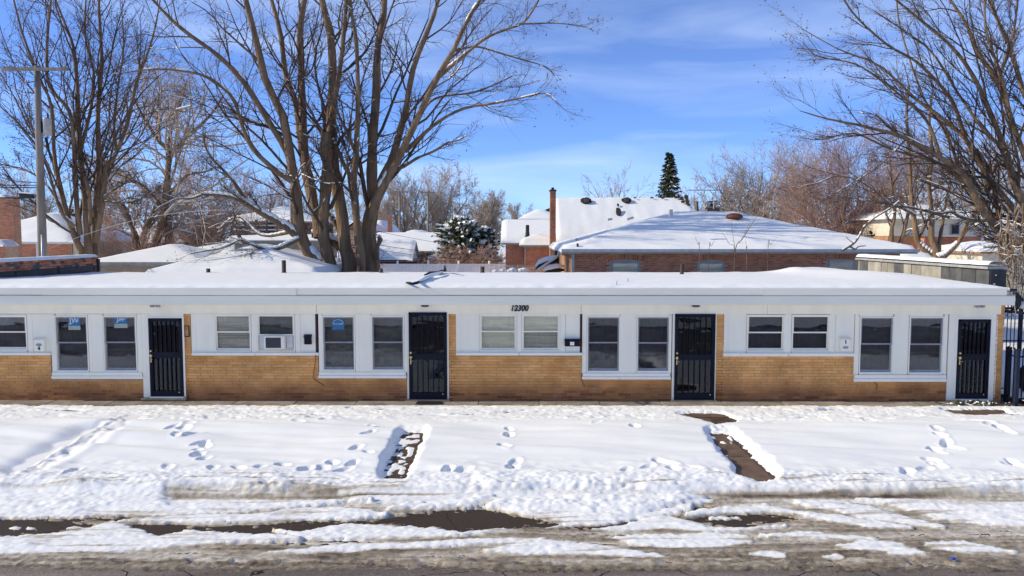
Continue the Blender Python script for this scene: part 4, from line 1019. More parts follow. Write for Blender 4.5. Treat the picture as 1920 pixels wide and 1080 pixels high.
for k in (0, 3): mb.box(11.36 + .06 * (k % 2), 11.40 + .05 * (k % 3), .262, .279, ZTOP + .05 + k * .07, ZTOP + .065 + k * .07)
mb.build('mortar_lump', M['sill'], par)
MB().box(11.29, 11.66, .28, .298 + .0, ZTOP - .1, zt - .08).build('end_flashing', M['membrane'], par)
zt = 3.24
pl_ = parapet('end_parapet', 'crumbling brick parapet with black foot and snow cap ending the roof at left', -14.55, -.3, 7.9, zt, -1, None)
mb = MB(); yy = -.3
for r in range(4):
    yy = -.3 + (r % 2) * .1
    while yy < 7.85:
        if rr.random() > .08: mb.box(-14.27, -14.245 + rr.uniform(-.015, .02), yy, yy + .195, zt - .31 + r * .068, zt - .31 + r * .068 + .058)
        yy += .205
tag(mb.build('brick_course', M['redbrick'], pl_), kind='stuff')
yy = -.3; k = 0
while yy < 7.85:
    MB().box(-14.30, -14.20 - .015 * (k % 2), yy, min(7.9, yy + .98), ZTOP, zt - .325 + .02 * (k % 2)).build('membrane_strip', M['membrane'], pl_, bevel=.01); yy += 1.0; k += 1
MB().box(-14.29, -14.17, 7.905, 8.0, ZTOP - .05, zt - .1).build('end_strip', M['membrane'], pl_)
gx = np.linspace(-14.62, -14.20, 8); gy = np.linspace(-.31, 7.95, 70); GX, GY = np.meshgrid(gx, gy)
e = np.minimum(np.minimum(GX + 14.63, -14.19 - GX), .1) / .1
grid_mesh('snow_cap', gx, gy, zt - .075 + .13 * np.sqrt(np.clip(e, 0, 1)) + .02 * (fbm(GX * 3, GY * 3, 303) - .5), M['snow'], pl_)
# ------------------------------------------------------------------ right-hand corner: service cables and iron fences
t = thing('service_cable_bundle', 'black service cables and weatherhead looping off the roof corner at the right end', 'cable bundle', (11.6, .1, 2.1))
MB().tube([at(1888, 544, -.2), at(1906, 544, -.2)], .035, 8).build('weatherhead', M['black'], t, True)
rr = random.Random(8); mb = MB()
for k in range(7):
    x = 1900 + k * 1.5; mb.tube([at(x + rr.uniform(-2, 2), 548, 0), at(x + rr.uniform(2, 8), 558, -.05), at(x + rr.uniform(2, 6), 572, 0), at(x - 4 + rr.uniform(-3, 3), 582, .1)], .018, 6)
mb.build('cable_loop', M['wire'], t, True)
mb = MB().tube([at(1902, 550, -.25), at(1901, 566, -.25), at(1904, 585, -.2), at(1902, 596, -.2), at(1899, 590, -.1), at(1890, 596, 0), at(1886, 590, .1)], .014, 6); mb.build('conduit', M['greymetal'], t, True)
mb = MB().tube([at(1882, 578, .3), at(1925, 578, .3)], .03, 6).tube([at(1884, 583, .5), at(1926, 588, .5)], .04, 6); mb.build('cross_arm', M['black'], t, True)
MB().lathe(at(1917, 572, .1), [(.001, -.09), (.07, -.07), (.09, 0), (.07, .07), (.001, .09)], 12).build('insulator', M['vinyl'], t, True)
fe = thing('iron_fence', 'dark iron picket fence starting at the right corner of the building', 'fence', (11.5, -.1, 0))
def picket(parent, x, y, z0, z1, r, m='iron', name='picket'):
    return MB().box(x - r, x + r, y - r, y + r, z0, z1).build(name, M[m], parent)
zt = FZ(652, 1886, .0)
def capd(x, y, z, r, parent): MB().poly([(x - r, y - r, z), (x + r, y - r, z), (x + r, y + r, z), (x - r, y + r, z)], (0, 0, .012)).lathe((x, y, z + .012), [(r * 1.2, 0), (.001, .035)], 4).build('post_cap', M['iron'], parent)
xa = FX(1888.5, 700, .0); picket(fe, xa, .0, .02, zt, .038, name='post'); capd(xa, 0, zt, .045, fe)
yb = -.35; xb = FX(1907, 700, yb); ztb = FZ(656, 1907, yb); picket(fe, xb, yb, .0, ztb, .038, 'fiberglass', 'post'); capd(xb, yb, ztb, .045, fe)
for k in (1, 2): 
    f = k / 3; x = xa + (xb - xa) * f; y = yb * f; picket(fe, x, y, .10, zt + .04, .010)
for zz in (.16, zt - .16): MB().tube([(xa, 0, zz), (xb, yb, zz)], .018, 4).build('rail', M['iron'], fe)
x = xb + .12
while x < 14.5: picket(fe, x, yb, .08, ztb + .04, .010); x += .115
for zz in (.16, ztb - .16): MB().box(xb + .04, 14.6, yb - .014, yb + .014, zz - .018, zz + .018).build('rail', M['iron'], fe)
Yf = 7.6
fe = thing('iron_fence', 'farther black iron fence across the shaded snowy yard beyond the right corner', 'fence', (12, Yf, 0))
x = FX(1882, 600, Yf)
while x < 17.5:
    picket(fe, x, Yf, .10, 1.75, .011); x += .125
zb_ = FZ(639, 1900, Yf)
for zz in (zb_, 1.62): MB().box(11.9, 17.5, Yf - .016, Yf + .016, zz - .02, zz + .02).build('rail', M['iron'], fe)
for px in (1914, 1990): picket(fe, FX(px, 600, Yf), Yf, .0, 1.85, .045, name='post')
# dark wheel standing in the yard behind the fence
p = at(1916, 762, .9)
t = thing('spare_wheel', 'black rubber wheel leaning behind the iron fence at the right edge', 'wheel', (p.x + .25, .9, .05))
c = (p.x + .22, .9, .40)
MB().lathe(c, [(.20, -.09), (.30, -.11), (.36, -.08), (.375, 0), (.36, .08), (.30, .11), (.20, .09)], 28, 'y').build('tyre', M['rubber'], t, True)
MB().lathe(c, [(.001, -.03), (.05, -.04), (.14, -.02), (.20, -.08), (.21, -.05)], 20, 'y').build('rim', M['membrane'], t, True)
t = thing('rubble_heap', 'rust brown leaf and rubble litter at the foot of the narrow right door', 'debris', (FX(1820, 760, -.3), -.3, .04)); rr = random.Random(2)
mb = MB(); ms = MB()
for k in range(170):
    x = FX(1820, 760, -.3) + rr.gauss(0, .32); y = -.33 + rr.gauss(0, .11); r = rr.uniform(.012, .04)
    if y > -.07 or y < -.62: continue
    (ms if rr.random() < .24 else mb).lathe((x, y, .03 + rr.uniform(0, .05)), [(.001, -r * .6), (r, -r * .2), (r * .8, r * .4), (.001, r * .5)], 5)
mb.build('litter', M['moss'], t)['kind'] = 'stuff'; ms.build('snow_clump', M['snow'], t)['kind'] = 'stuff'
# ================================================================== houses behind
def brick_wall_grid(name, x0, x1, y, z0, z1, mat, parent, rngs=0, holes=(), bl=.203, ch=.0677, jt=.015):
    """real running-bond bricks on a wall facing the street; far too many and too small to be single objects"""
    rr = random.Random(rngs); mb = MB(); r = 0
    z = z0
    while z < z1:
        off = (r % 2) * bl / 2; x = x0 - off
        while x < x1:
            a, b = max(x + jt / 2, x0), min(x + bl - jt / 2, x1)
            if b - a > .02 and not any(hx0 < b and hx1 > a and hz0 < z + ch - jt and hz1 > z for hx0, hx1, hz0, hz1 in holes):
                mb.box(a, b, y - .004 - rr.uniform(0, .004), y + .02, z, min(z + ch - jt, z1))
            x += bl
        z += ch; r += 1
    return tag(mb.build(name, mat, parent), kind='stuff')
def side_brick(name, x, y0, y1, z0, z1, mat, parent, ch=.0677, bl=.203):
    rr = random.Random(3); mb = MB(); r = 0; z = z0
    while z < z1:
        y = y0 - (r % 2) * bl / 2
        while y < y1:
            a, b = max(y + .005, y0), min(y + bl - .005, y1)
            if b - a > .02: mb.box(x - .004 - rr.uniform(0, .004), x + .02, a, b, z, min(z + ch - .011, z1))
            y += bl
        z += ch; r += 1
    return tag(mb.build(name, mat, parent), kind='stuff')
def roof_field(name, x0, x1, y0, y1, fn, parent, step=.2, t=.13, seed=1, amp=.03, rough=.0, mat='snow'):
    nx = max(8, int((x1 - x0) / step)); ny = max(8, int((y1 - y0) / step))
    gx = np.concatenate([[x0, x0], np.linspace(x0, x1, nx), [x1, x1]]); gy = np.concatenate([[y0, y0], np.linspace(y0, y1, ny), [y1, y1]])
    gx[0] -= .02; gx[-1] += .02; gy[0] -= .02; gy[-1] += .02
    GX, GY = np.meshgrid(gx, gy)
    Z = fn(GX, GY); e = np.minimum(np.minimum(GX - x0, x1 - GX), np.minimum(GY - y0, y1 - GY))
    T = t * np.sqrt(np.clip(e / (t * .8), 0, 1)) + amp * (fbm(GX * .9, GY * .9, seed) - .5) + rough * (fbm(GX * 3, GY * .6, seed + 5) - .5)
    Z = Z + np.where(e < 0, -.05, np.maximum(T, .01))
    return grid_mesh(name, gx, gy, Z, M[mat], parent)
def hip_fn(x0, x1, y0, y1, ze, zr):
    hw = min(x1 - x0, y1 - y0) / 2
    return lambda X, Y: ze + (zr - ze) * np.clip(np.minimum(np.minimum(X - x0, x1 - X), np.minimum(Y - y0, y1 - Y)) / hw, 0, 1)
def gable_x(x0, x1, y0, y1, ze, zr):      # ridge runs along x
    ym = (y0 + y1) / 2
    return lambda X, Y: ze + (zr - ze) * (1 - np.abs(Y - ym) / (ym - y0))
def gable_y(x0, x1, y0, y1, ze, zr):      # ridge runs away from the street
    xm = (x0 + x1) / 2
    return lambda X, Y: ze + (zr - ze) * (1 - np.abs(X - xm) / (xm - x0))
def house(name, label, cat, x0, x1, y0, y1, ze, zr, kind='hip', wall='beige', over=.35, eave='soffit', group=None, step=.25, amp=.05, t=.13, gable_m=None, rough=0, seed=1):
    h = thing(name, label, cat, ((x0 + x1) / 2, y0, 0), group)
    MB().box(x0, x1, y0, y1, -.2, ze - .02).build('wall', M[wall], h)
    X0, X1, Y0, Y1 = x0 - over, x1 + over, y0 - over, y1 + over
    MB().box(X0, X1, Y0, Y1, ze - .16, ze).build('eave', M[eave], h)
    f = {'hip': hip_fn, 'gx': gable_x, 'gy': gable_y}[kind](X0, X1, Y0, Y1, ze, zr)
    o = roof_field('roof', X0, X1, Y0, Y1, f, h, step, t, seed, amp, rough)
    if kind == 'gx':
        for x in (x0, x1): MB().poly([(x - .05, y0, ze), (x - .05, y1, ze), (x - .05, (y0 + y1) / 2, zr - .06)], (.1, 0, 0)).build('gable', M[gable_m or wall], h)
    if kind == 'gy':
        for y in (y0, y1): MB().poly([(x0, y - .05, ze), (x1, y - .05, ze), ((x0 + x1) / 2, y - .05, zr - .06)], (0, .1, 0)).build('gable', M[gable_m or wall], h)
    return h
def Xp(px, Y, py=450): return at(px, py, Y).x
def Zp(py, Y, px=960): return at(px, py, Y).z
# --- red brick hip-roofed house straight behind the row
Y0 = 9.6; x0, x1 = Xp(1074, Y0, 490), Xp(1687, Y0, 490); ze = Zp(469.5, Y0 - .4)
h = thing('brick_house', 'red brick hip roofed house with a rusty roof ventilator right behind the row', 'house', ((x0 + x1) / 2, Y0, 0))
Y1 = Y0 + 9.4
MB().box(x0, x1, Y0, Y1, -.2, ze - .12).build('wall', M['redmortar'], h)
wins = []
for px0, px1, pt in ((1145, 1200, 486.5), (1306, 1358, 487), (1552, 1604, 486)):
    wins.append((Xp(px0, Y0, 500), Xp(px1, Y0, 500), Zp(520, Y0), Zp(pt, Y0)))
brick_wall_grid('brick_course', x0, x1, Y0, Zp(524, Y0), ze - .13, M['redbrick'], h, 4, [(a, b, c, d + .22) for a, b, c, d in wins])
side_brick('side_brick_course', x0, Y0 + .02, Y1, Zp(522, Y0), ze - .13, M['orangebrick'], h)  # sunlight on this side wall is put into the orange brick colour
for k, (a, b, c, d) in enumerate(wins):
    arch = k < 2; n = 12; rise = .09 if arch else 0.0
    w = None
    mb = MB(); framebox(mb, a, b, c, d - rise, .05, Y0 - .03, Y0 + .06); w = mb.build('window', M['soffit'], h)
    if arch:
        pts = [(a + (b - a) * i / n, Y0 - .03, d - rise + rise * math.sin(math.pi * i / n)) for i in range(n + 1)]
        MB().poly(pts, (0, .07, 0)).build('arch_board', M['soffit'], w)
    MB().box(a + .05, b - .05, Y0 - .012, Y0 - .004, c + .05, d - rise - .05).build('pane', M['glass'], w)
    MB().box(a + .05, b - .05, Y0 - .002, Y0 + .0, c + .05, d - rise - .05).build('curtain', M['blind' if arch else 'blind_grey'], w)
    MB().box(a + .05, a + .09, Y0 - .025, Y0 - .013, c + .05, d - rise - .05).box(b - .09, b - .05, Y0 - .025, Y0 - .013, c + .05, d - rise - .05).build('sash', M['greymetal'], w)
    # brick voussoirs standing on end
    nv = int((b - a + .2) / .075)
    vb = MB()
    for i in range(nv):
        f = (i + .5) / nv; x = a - .1 + (b - a + .2) * f; zz = d - rise + rise * math.sin(math.pi * min(max(f, 0), 1)) + .012
        lean = (f - .5) * .10 * (1 if arch else .5)
        vb.poly([(x - .032, Y0 - .008, zz), (x + .032, Y0 - .008, zz), (x + .036 + lean, Y0 - .008, zz + .19), (x - .036 + lean, Y0 - .008, zz + .19)], (0, .03, 0))
    tag(vb.build('arch_brick', M['redbrick'], h), kind='stuff')
ox = .42
MB().box(x0 - ox, x1 + ox, Y0 - ox, Y1 + ox, ze - .12, ze + .0).build('eave', M['soffit'], h)
MB().box(x0 - ox - .02, x1 + ox + .02, Y0 - ox - .10, Y0 - ox - .001, ze - .06, ze + .05).build('gutter', M['greymetal'], h)
MB().box(Xp(1072, Y0 - .1, 490), Xp(1077, Y0 - .1, 490), Y0 - .10, Y0 - .02, 0, ze - .13).build('downpipe', M['greymetal'], h)
zr = Zp(398, (Y0 + Y1) / 2) - .1
roof_field('roof', x0 - ox, x1 + ox, Y0 - ox, Y1 + ox, hip_fn(x0 - ox, x1 + ox, Y0 - ox, Y1 + ox, ze, zr), h, .14, .13, 9, .09)
def on_plane(px, py, fn):
    """where the ray through a pixel meets a height function"""
    a = np.array([CX, CY, CZ]); d = np.array(at(px, py, 10)) - a
    for s in np.arange(.6, 6, .002):
        p = a + d * s
        if p[2] < fn(p[0], p[1]): return Vector(p)
    return Vector(a + d)
hf = hip_fn(x0 - ox, x1 + ox, Y0 - ox, Y1 + ox, ze + .12, zr + .12)
def hfc(x, y): return float(hf(np.array(x), np.array(y))) if (x0 - ox < x < x1 + ox and Y0 - ox < y < Y1 + ox) else -9
p = on_plane(1377, 411, hfc)
rv = MB().lathe(p - Vector((0, 0, .02)), [(.2, -.15), (.2, .06), (.33, .075), (.34, .12), (.30, .19), (.19, .25), (.001, .27)], 24).build('ventilator', M['rust'], h, True); rv['label'] = 'rusty round roof ventilator'
for px, py in ((1082, 452), (1258, 398.5)):
    p = on_plane(px, py, hfc); MB().box(p.x - .06, p.x + .06, p.y - .06, p.y + .06, p.z - .15, p.z + .11).build('vent_cap', M['greymetal'], h)
for px, py, px2, py2 in ((1070 + 70, 411.5, 1148, 410), (1176, 411, 1188, 407)):
    p, q = on_plane(px, py + 2, hfc), on_plane(px2, py2 + 2, hfc); MB().tube([p + Vector((0, 0, .03)), q + Vector((0, 0, .03))], .045, 6).build('ridge_pipe', M['greymetal'], h)
p = on_plane(1083, 461, hfc); MB().lathe(p, [(.04, -.1), (.04, .08), (.001, .09)], 8).build('vent_stub', M['black'], h)
# right-hand porch under the overhang
MB().box(x1 - .02, x1 + .6, Y0 + 1.2, Y0 + 5, -.1, ze - .6).build('porch_wall', M['beige'], h)
# --- white-textured steep gable roof with chimney
Yh = 30; xa, xb = Xp(1043, Yh - 4, 420), Xp(1291, Yh, 380)
h2 = house('gable_house', 'long steep white roof with two melted vents and a tall brick chimney at its left', 'house', xa + .3, xb - .2, Yh - 3.6, Yh + 3.6, Zp(452, Yh - 4), Zp(370, Yh) - .12, 'gx', 'orangebrick', .25, step=.16, amp=.05, rough=.06, t=.14, seed=14)
gf = gable_x(xa + .05, xb + .05, Yh - 3.85, Yh + 3.85, Zp(452, Yh - 4), Zp(370, Yh) - .12)
def gfc(x, y): return float(gf(np.array(x), np.array(y))) + .16 if xa < x < xb and Yh - 3.9 < y < Yh + 3.9 else -9
rr = random.Random(3)
def melt(px, py, wpx, hpx, box=True):
    p = on_plane(px, py, gfc); s = (p.y - CY) / FPX; mb = MB(); n = 14
    sl = math.atan2(Zp(370, Yh) - .12 - Zp(452, Yh - 4), 3.85)
    pts = [(p.x + wpx / 2 * s * math.cos(a) * rr.uniform(.82, 1.15), hpx / 2 * s * math.sin(a) * rr.uniform(.85, 1.15)) for a in [2 * math.pi * k / n for k in range(n)]]
    mb.poly([(x, p.y + q * math.cos(sl) * 1.1 - .10, p.z + q + .035) for x, q in pts], (0, -.03, .03)); mb.build('bare_shingle', M['shingle'], h2)
    if box: MB().box(p.x - wpx * .18 * s, p.x + wpx * .18 * s, p.y - .30, p.y + .1, p.z - .06, p.z + .16).build('roof_vent', M['brownwall'], h2)
melt(1099, 378, 21, 12); melt(1174, 377, 18, 10); melt(1159, 399, 10, 17, False); melt(1158.5, 386, 4, 5, False)
for px, py, w_, h_ in ((1190, 372.5, 5, 2), (1222, 372.5, 7, 2), (1242, 372.5, 7, 3), (1268, 371.5, 12, 4), (1277, 374, 9, 6), (1286, 371, 9, 8), (1288, 380, 7, 12), (1290, 385, 6, 6), (1280, 380, 8, 4)): melt(px, py, w_, h_, False)
Yc = Yh - 5.0; MB().box(Xp(1031.5, Yc), Xp(1042, Yc), Yc, Yc + .8, 0, Zp(358, Yc)).build('chimney', M['brownwall'] if False else M['orangebrick'], h2).name = 'chimney'
ch = bpy.data.objects['chimney']; ch['label'] = 'tall narrow brick chimney'
brick_wall_grid('chimney_brick', Xp(1031.5, Yc), Xp(1042, Yc), Yc, Zp(470, Yc), Zp(358, Yc), M['redbrick'], ch, 7)
MB().box(Xp(1030.5, Yc), Xp(1043, Yc), Yc - .06, Yc + .86, Zp(358.2, Yc), Zp(355.5, Yc)).build('chimney_cap', M['shingle'], ch); MB().box(Xp(1034, Yc), Xp(1039, Yc), Yc + .2, Yc + .5, Zp(355.4, Yc), Zp(351, Yc)).build('flue', M['membrane'], ch)
# --- low brick house left of the chimney
Ya = 33; h3 = house('brick_house', 'low red brick house with snowy roof left of the tall chimney', 'house', Xp(948, Ya, 480), Xp(1036, Ya, 480), Ya, Ya + 7, Zp(454, Ya), Zp(412, Ya + 3.5) - .1, 'gx', 'redmortar', .3, step=.2, seed=21)
brick_wall_grid('brick_course', Xp(948, Ya, 480), Xp(1036, Ya, 480), Ya, Zp(496, Ya), Zp(457, Ya), M['redbrick'], h3, 5)
Yb = 29.5; h3b = house('brick_annex', 'small brick annex with thick overhanging snow against the tall chimney', 'annex', Xp(985, Yb, 480), Xp(1034, Yb, 480), Yb, Yb + 3.2, Zp(458, Yb), Zp(446, Yb + 1.6), 'hip', 'redmortar', .35, step=.15, t=.28, seed=22)
brick_wall_grid('brick_course', Xp(985, Yb, 480), Xp(1034, Yb, 480), Yb, Zp(500, Yb), Zp(461, Yb), M['redbrick'], h3b, 6)
MB().box(Xp(983.5, Yb), Xp(985.2, Yb), Yb - .12, Yb - .03, .4, Zp(460, Yb)).build('downpipe', M['greymetal'], h3b)
MB().lathe((Xp(989, 32, 430), 32.0, Zp(446, 32)), [(.16, 0), (.12, .45), (.12, .8), (.09, .85)], 10).build('flue_pipe', M['black'], h3b)
Yd = 52; house('far_house', 'distant house with low white roof and dark gable tip behind the chimney', 'house', Xp(982, Yd, 400), Xp(1045, Yd, 400), Yd, Yd + 8, Zp(410, Yd), Zp(394, Yd + 4), 'hip', 'brownwall', .5, step=.5, seed=23)
o = thing('far_gable', 'dark roof peak showing just left of the chimney top', 'house', (Xp(1030, 58), 58, 0)); MB().poly([(Xp(1008, 58), 58, Zp(399, 58)), (Xp(1075, 58), 58, Zp(399, 58)), (Xp(1040, 58), 58, Zp(386, 58))], (0, 6, 0)).build('roof', M['shingle'], o); MB().box(Xp(1010, 58), Xp(1073, 58), 58.3, 63, 0, Zp(399.5, 58)).build('wall', M['brownwall'], o)
# --- garages left of centre
G = 8.9
gh = house('garage', 'wide low hip roofed garage buried in smooth snow, nearest behind the roof left of centre', 'garage', Xp(292, G, 508), Xp(583, G, 508), G, G + 6.2, Zp(514, G), Zp(464, G + 3.1), 'hip', 'beige', .3, step=.12, amp=.09, t=.16, seed=31)
G = 20.5
house('garage', 'hip roofed garage with peach wall and dark eave line behind the left tree', 'garage', Xp(184, G, 490), Xp(372, G, 490), G, G + 6.2, Zp(493, G), Zp(459, G + 3.1) - .08, 'hip', 'beige', .35, step=.2, amp=.07, seed=32)
MB().box(Xp(174, 20.1), Xp(380, 20.1), 20.08, 20.14, Zp(496.5, 20.1), Zp(491.5, 20.1)).build('fascia', M['soffit'], bpy.data.objects['garage.001'])
# --- left brick house and big chimney
L_ = 27; h5 = house('brick_house', 'red brick bungalow with drooping snow roof between the left chimney and the pole', 'house', Xp(-60, L_, 470), Xp(132, L_, 470), L_, L_ + 8, Zp(452, L_), Zp(402, L_ + 4) - .1, 'hip', 'redmortar', .5, eave='vinyl', step=.3, amp=.2, t=.2, seed=41)
brick_wall_grid('brick_course', Xp(20, L_, 470), Xp(132, L_, 470), L_, Zp(484, L_), Zp(456, L_), M['redbrick'], h5, 8)
MB().box(Xp(132.5, L_), Xp(155, L_), L_ + .2, L_ + 5, 0, Zp(455, L_)).build('side_wall', M['cream'], h5)
MB().box(Xp(70, L_, 470), Xp(73, L_, 470), L_ - .12, L_ - .03, 0, Zp(456, L_)).build('downpipe', M['vinyl'], h5)
Lc = 17.5; cx0, cx1 = Xp(-14, Lc, 430), Xp(26.5, Lc, 430)
h6 = thing('brick_chimney', 'broad red brick chimney with snow on its top at the far left edge', 'chimney', ((cx0 + cx1) / 2, Lc, 0))
MB().box(cx0, cx1, Lc, Lc + .5, -.1, Zp(372, Lc)).build('stack', M['redmortar'], h6)
side = MB(); zz = Zp(498, Lc); k = 0
while zz < Zp(374, Lc):
    for q in range(3): side.box(cx1 - .02, cx1 + .006, Lc + .02 + q * .17 - (k % 2) * .08 + .08, Lc + .17 + q * .17 - (k % 2) * .08, zz, zz + .057)
    zz += .0677; k += 1
tag(side.build('side_brick_course', M['redbrick'], h6), kind='stuff')
brick_wall_grid('brick_course', cx0, cx1, Lc, Zp(498, Lc), Zp(374, Lc), M['redbrick'], h6, 9)
MB().box(cx0 - .05, cx1 + .05, Lc - .05, Lc + .55, Zp(372, Lc) + .001, Zp(369.5, Lc)).build('cap', M['shingle'], h6)
roof_field('snow_cap', cx0, Xp(12, Lc), Lc, Lc + .5, lambda X, Y: Zp(369.5, Lc) + 0 * X, h6, .08, .14, 3, .05)
h7 = thing('low_wing', 'dark brick wing with snowy ledge below the far left chimney', 'house', (Xp(-30, 16.5), 16.5, 0)); MB().box(Xp(-90, 16.5), Xp(8, 16.5), 16.5, 17.4, -.1, Zp(460, 16.5)).build('wall', M['redmortar'], h7); brick_wall_grid('brick_course', Xp(-30, 16.5), Xp(8, 16.5), 16.5, Zp(497, 16.5), Zp(460, 16.5), M['redbrick'], h7, 10)
roof_field('roof', Xp(-90, 16.5), Xp(11, 16.5), 16.3, 17.4, lambda X, Y: Zp(460, 16.5) + 0 * X, h7, .15, .25, 3, .1)
# --- roofs seen through the left twigs
house('distant_house', 'beige wall and speckled snowy roof between the two left trees', 'house', Xp(165, 42, 450), Xp(330, 42, 450), 42, 50, Zp(454, 42), Zp(424, 46), 'hip', 'beige', .5, step=.5, seed=51)
house('distant_house', 'low snowy roof over a brown wall behind the near garage mound', 'house', Xp(338, 26, 470), Xp(455, 26, 470), 26, 32, Zp(476, 26), Zp(458, 29), 'hip', 'beige', .4, step=.3, seed=52)
h9 = house('porch_house', 'two storey house with dark open back porch and snowy roof left of the big trunks', 'house', Xp(432, 40, 430), Xp(578, 40, 430), 40, 48, Zp(414, 40), Zp(390, 44), 'hip', 'brownwall', .5, step=.5, seed=53)
for k in range(7): MB().box(Xp(440 + 20 * k, 39), Xp(443 + 20 * k, 39), 38.9, 39.05, 0, Zp(412, 39)).build('porch_post', M['brownwall'], h9)
for zz in (Zp(432, 39), Zp(424, 39)): MB().box(Xp(438, 39), Xp(566, 39), 38.9, 38.98, zz, zz + .1).build('porch_rail', M['vinyl'], h9)
house('flat_shed', 'tan boarded shed wall with snow ledge behind the forked trunks', 'shed', Xp(440, 24, 470), Xp(592, 24, 470), 24, 29, Zp(449, 24), Zp(444, 26), 'hip', 'beige', .3, step=.2, seed=54, t=.2)
# --- small gabled house and garages right of the trunks
house('small_brick_house', 'brick house gable with snowy roof seen between the big tree trunks', 'house', Xp(650, 58, 430), Xp(695, 58, 430), 58, 66, Zp(432, 58), Zp(409, 58), 'gy', 'redmortar', .4, step=.5, seed=55, gable_m='orangebrick')
o = house('snow_roof_house', 'house with blue shaded snow roof and chimney right of the big trunk', 'house', Xp(690, 62, 430), Xp(727, 62, 430), 62, 70, Zp(438, 62), Zp(412, 66), 'hip', 'brownwall', .3, step=.5, seed=56)
MB().box(Xp(727, 61, 430), Xp(733.5, 61, 430), 61, 61.8, 0, Zp(405, 61)).build('chimney', M['redbrick'], o)
Yg = 44
g3 = house('small_garage', 'gabled garage with maroon side wall and pale blue gable just over the white fence', 'garage', Xp(672, Yg, 470), Xp(768, Yg, 470), Yg, Yg + 4.6, Zp(487, Yg), Zp(450, Yg + 2.3) - .1, 'gx', 'redwall', .25, step=.2, gable_m='white', seed=57)
MB().box(Xp(690, Yg - .3), Xp(763, Yg - .3), Yg - .33, Yg - .26, Zp(489.5, Yg), Zp(487.2, Yg)).build('gutter', M['black'], g3)
Yg = 50
g4 = house('brick_garage', 'brown brick garage with white roof left of the snowy evergreen', 'garage', Xp(700, Yg, 470), Xp(822, Yg, 470), Yg, Yg + 6, Zp(470, Yg), Zp(435, Yg + 3) - .1, 'gx', 'redmortar', .3, step=.25, gable_m='brownwall', seed=58)
brick_wall_grid('brick_course', Xp(765, Yg, 470), Xp(822, Yg, 470), Yg, Zp(495, Yg), Zp(473, Yg), M['orangebrick'], g4, 11)
MB().box(Xp(787, Yg, 480), Xp(815, Yg, 480), Yg - .05, Yg - .012, 0, Zp(478, Yg)).build('garage_door', M['brownwall'], g4)
house('distant_house', 'rounded white roof top just above the brown brick garage', 'house', Xp(752, 64, 440), Xp(797, 64, 440), 64, 72, Zp(442, 64), Zp(432, 68), 'hip', 'beige', .4, step=.5, seed=59)
# --- white plastic fence
Yf = 36.5
fw = thing('white_fence', 'long white plastic fence with ball-capped posts behind the roof', 'fence', (0, Yf, 0))
s = (Yf - CY) / FPX; xp = 745.5; zt = Zp(495.5, Yf)
posts = [xp + 57.3 * k for k in range(-2, 6)]
pb = MB().box(-.07, .07, -.07, .07, 0, zt + .06); cap = MB().lathe((0, 0, zt + .061), [(.085, 0), (.085, .03), (.05, .06), (.075, .12), (.06, .18), (.001, .20)], 10)
a = pb.build('post', M['white_pvc'], None); b = cap.build('post_cap', M['snow'], None, True)
first = True
for px in posts:
    x = Xp(px, Yf, 500)
    if first: po = a; po.parent = fw; co = b; co.parent = po; first = False
    else: po = link(a.copy(), fw); co = link(b.copy(), po)
    po.location = (x - fw.location.x, 0, 0); co.location = (0, 0, 0)
for p, q in zip(posts[:-1], posts[1:]):
    x0_, x1_ = Xp(p, Yf, 500) + .08, Xp(q, Yf, 500) - .08; n = 8; w_ = (x1_ - x0_) / n
    for k in range(n): MB().box(x0_ + k * w_ + .004, x0_ + (k + 1) * w_ - .004, Yf - .015, Yf + .015, .05, zt - .05).build('board', M['white_pvc'], fw)
    MB().box(x0_, x1_, Yf - .03, Yf + .03, zt - .049, zt + .03).build('rail', M['white_pvc'], fw)
# --- snow-capped bits between fence and brick house
t = thing('snowy_canopy', 'two snow-loaded sagging canvas flaps beside the brick house corner', 'canopy', (Xp(1035, 12), 12, 1.0))
for pts, r in (([(1004, 500, 12.0), (1012, 492, 12), (1024, 487, 12), (1038, 484, 12), (1047, 481, 12)], .10), ([(1018, 507, 11.4), (1030, 503, 11.4), (1044, 500, 11.4), (1058, 500, 11.4)], .10)):
    P = [at(*p) for p in pts]; MB().tube([p + Vector((0, 0, .02)) for p in P], [r * .3] + [r] * (len(P) - 2) + [r * .4], 10).build('snow_cap', M['snow'], t, True); MB().tube([p - Vector((0, 0, .13)) for p in P], [r * .3] + [r * .9] * (len(P) - 2) + [r * .4], 8).build('canvas', M['black'], t, True)
P = [at(1004, 508, 11.8), at(1022, 496, 11.8), at(1040, 485, 11.8), at(1047, 478, 11.8), at(1048, 470, 11.8)]; MB().tube(P, [.03, .04, .04, .05, .05], 8).build('frame_pole', M['vinyl'], t, True)
MB().tube([at(1040, 520, 12.2), at(1042, 470, 12.2)], .04, 8).build('frame_pole', M['rust'], t, True); MB().box(Xp(1040, 12.3, 490), Xp(1049, 12.3, 490), 12.3, 12.5, 0, Zp(476, 12.3)).build('upright', M['brownwall'], t)
t = thing('garden_frame', 'wire garden frame with snow lumps behind the roof edge left of the brick house', 'frame', (Xp(960, 20), 20, 0))
for k in range(9): MB().tube([at(918 + k * 10, 515, 20), at(920 + k * 10, 500 - 5 * math.sin(k * .8), 20), at(924 + k * 9.5, 497, 20.5)], .012, 5).build('hoop', M['greymetal'], t, True)
MB().tube([at(918, 502, 20), at(960, 499, 20), at(1000, 506, 20)], .015, 5).build('hoop', M['greymetal'], t, True)
rr = random.Random(6); mb = MB()
for k in range(14): p = at(930 + rr.uniform(0, 65), 507 + rr.uniform(-3, 4), 20); mb.lathe(p, [(.001, -.1), (.2, -.05), (.16, .07), (.001, .12)], 8)
mb.build('snow_lump', M['snow'], t, True)['kind'] = 'stuff'
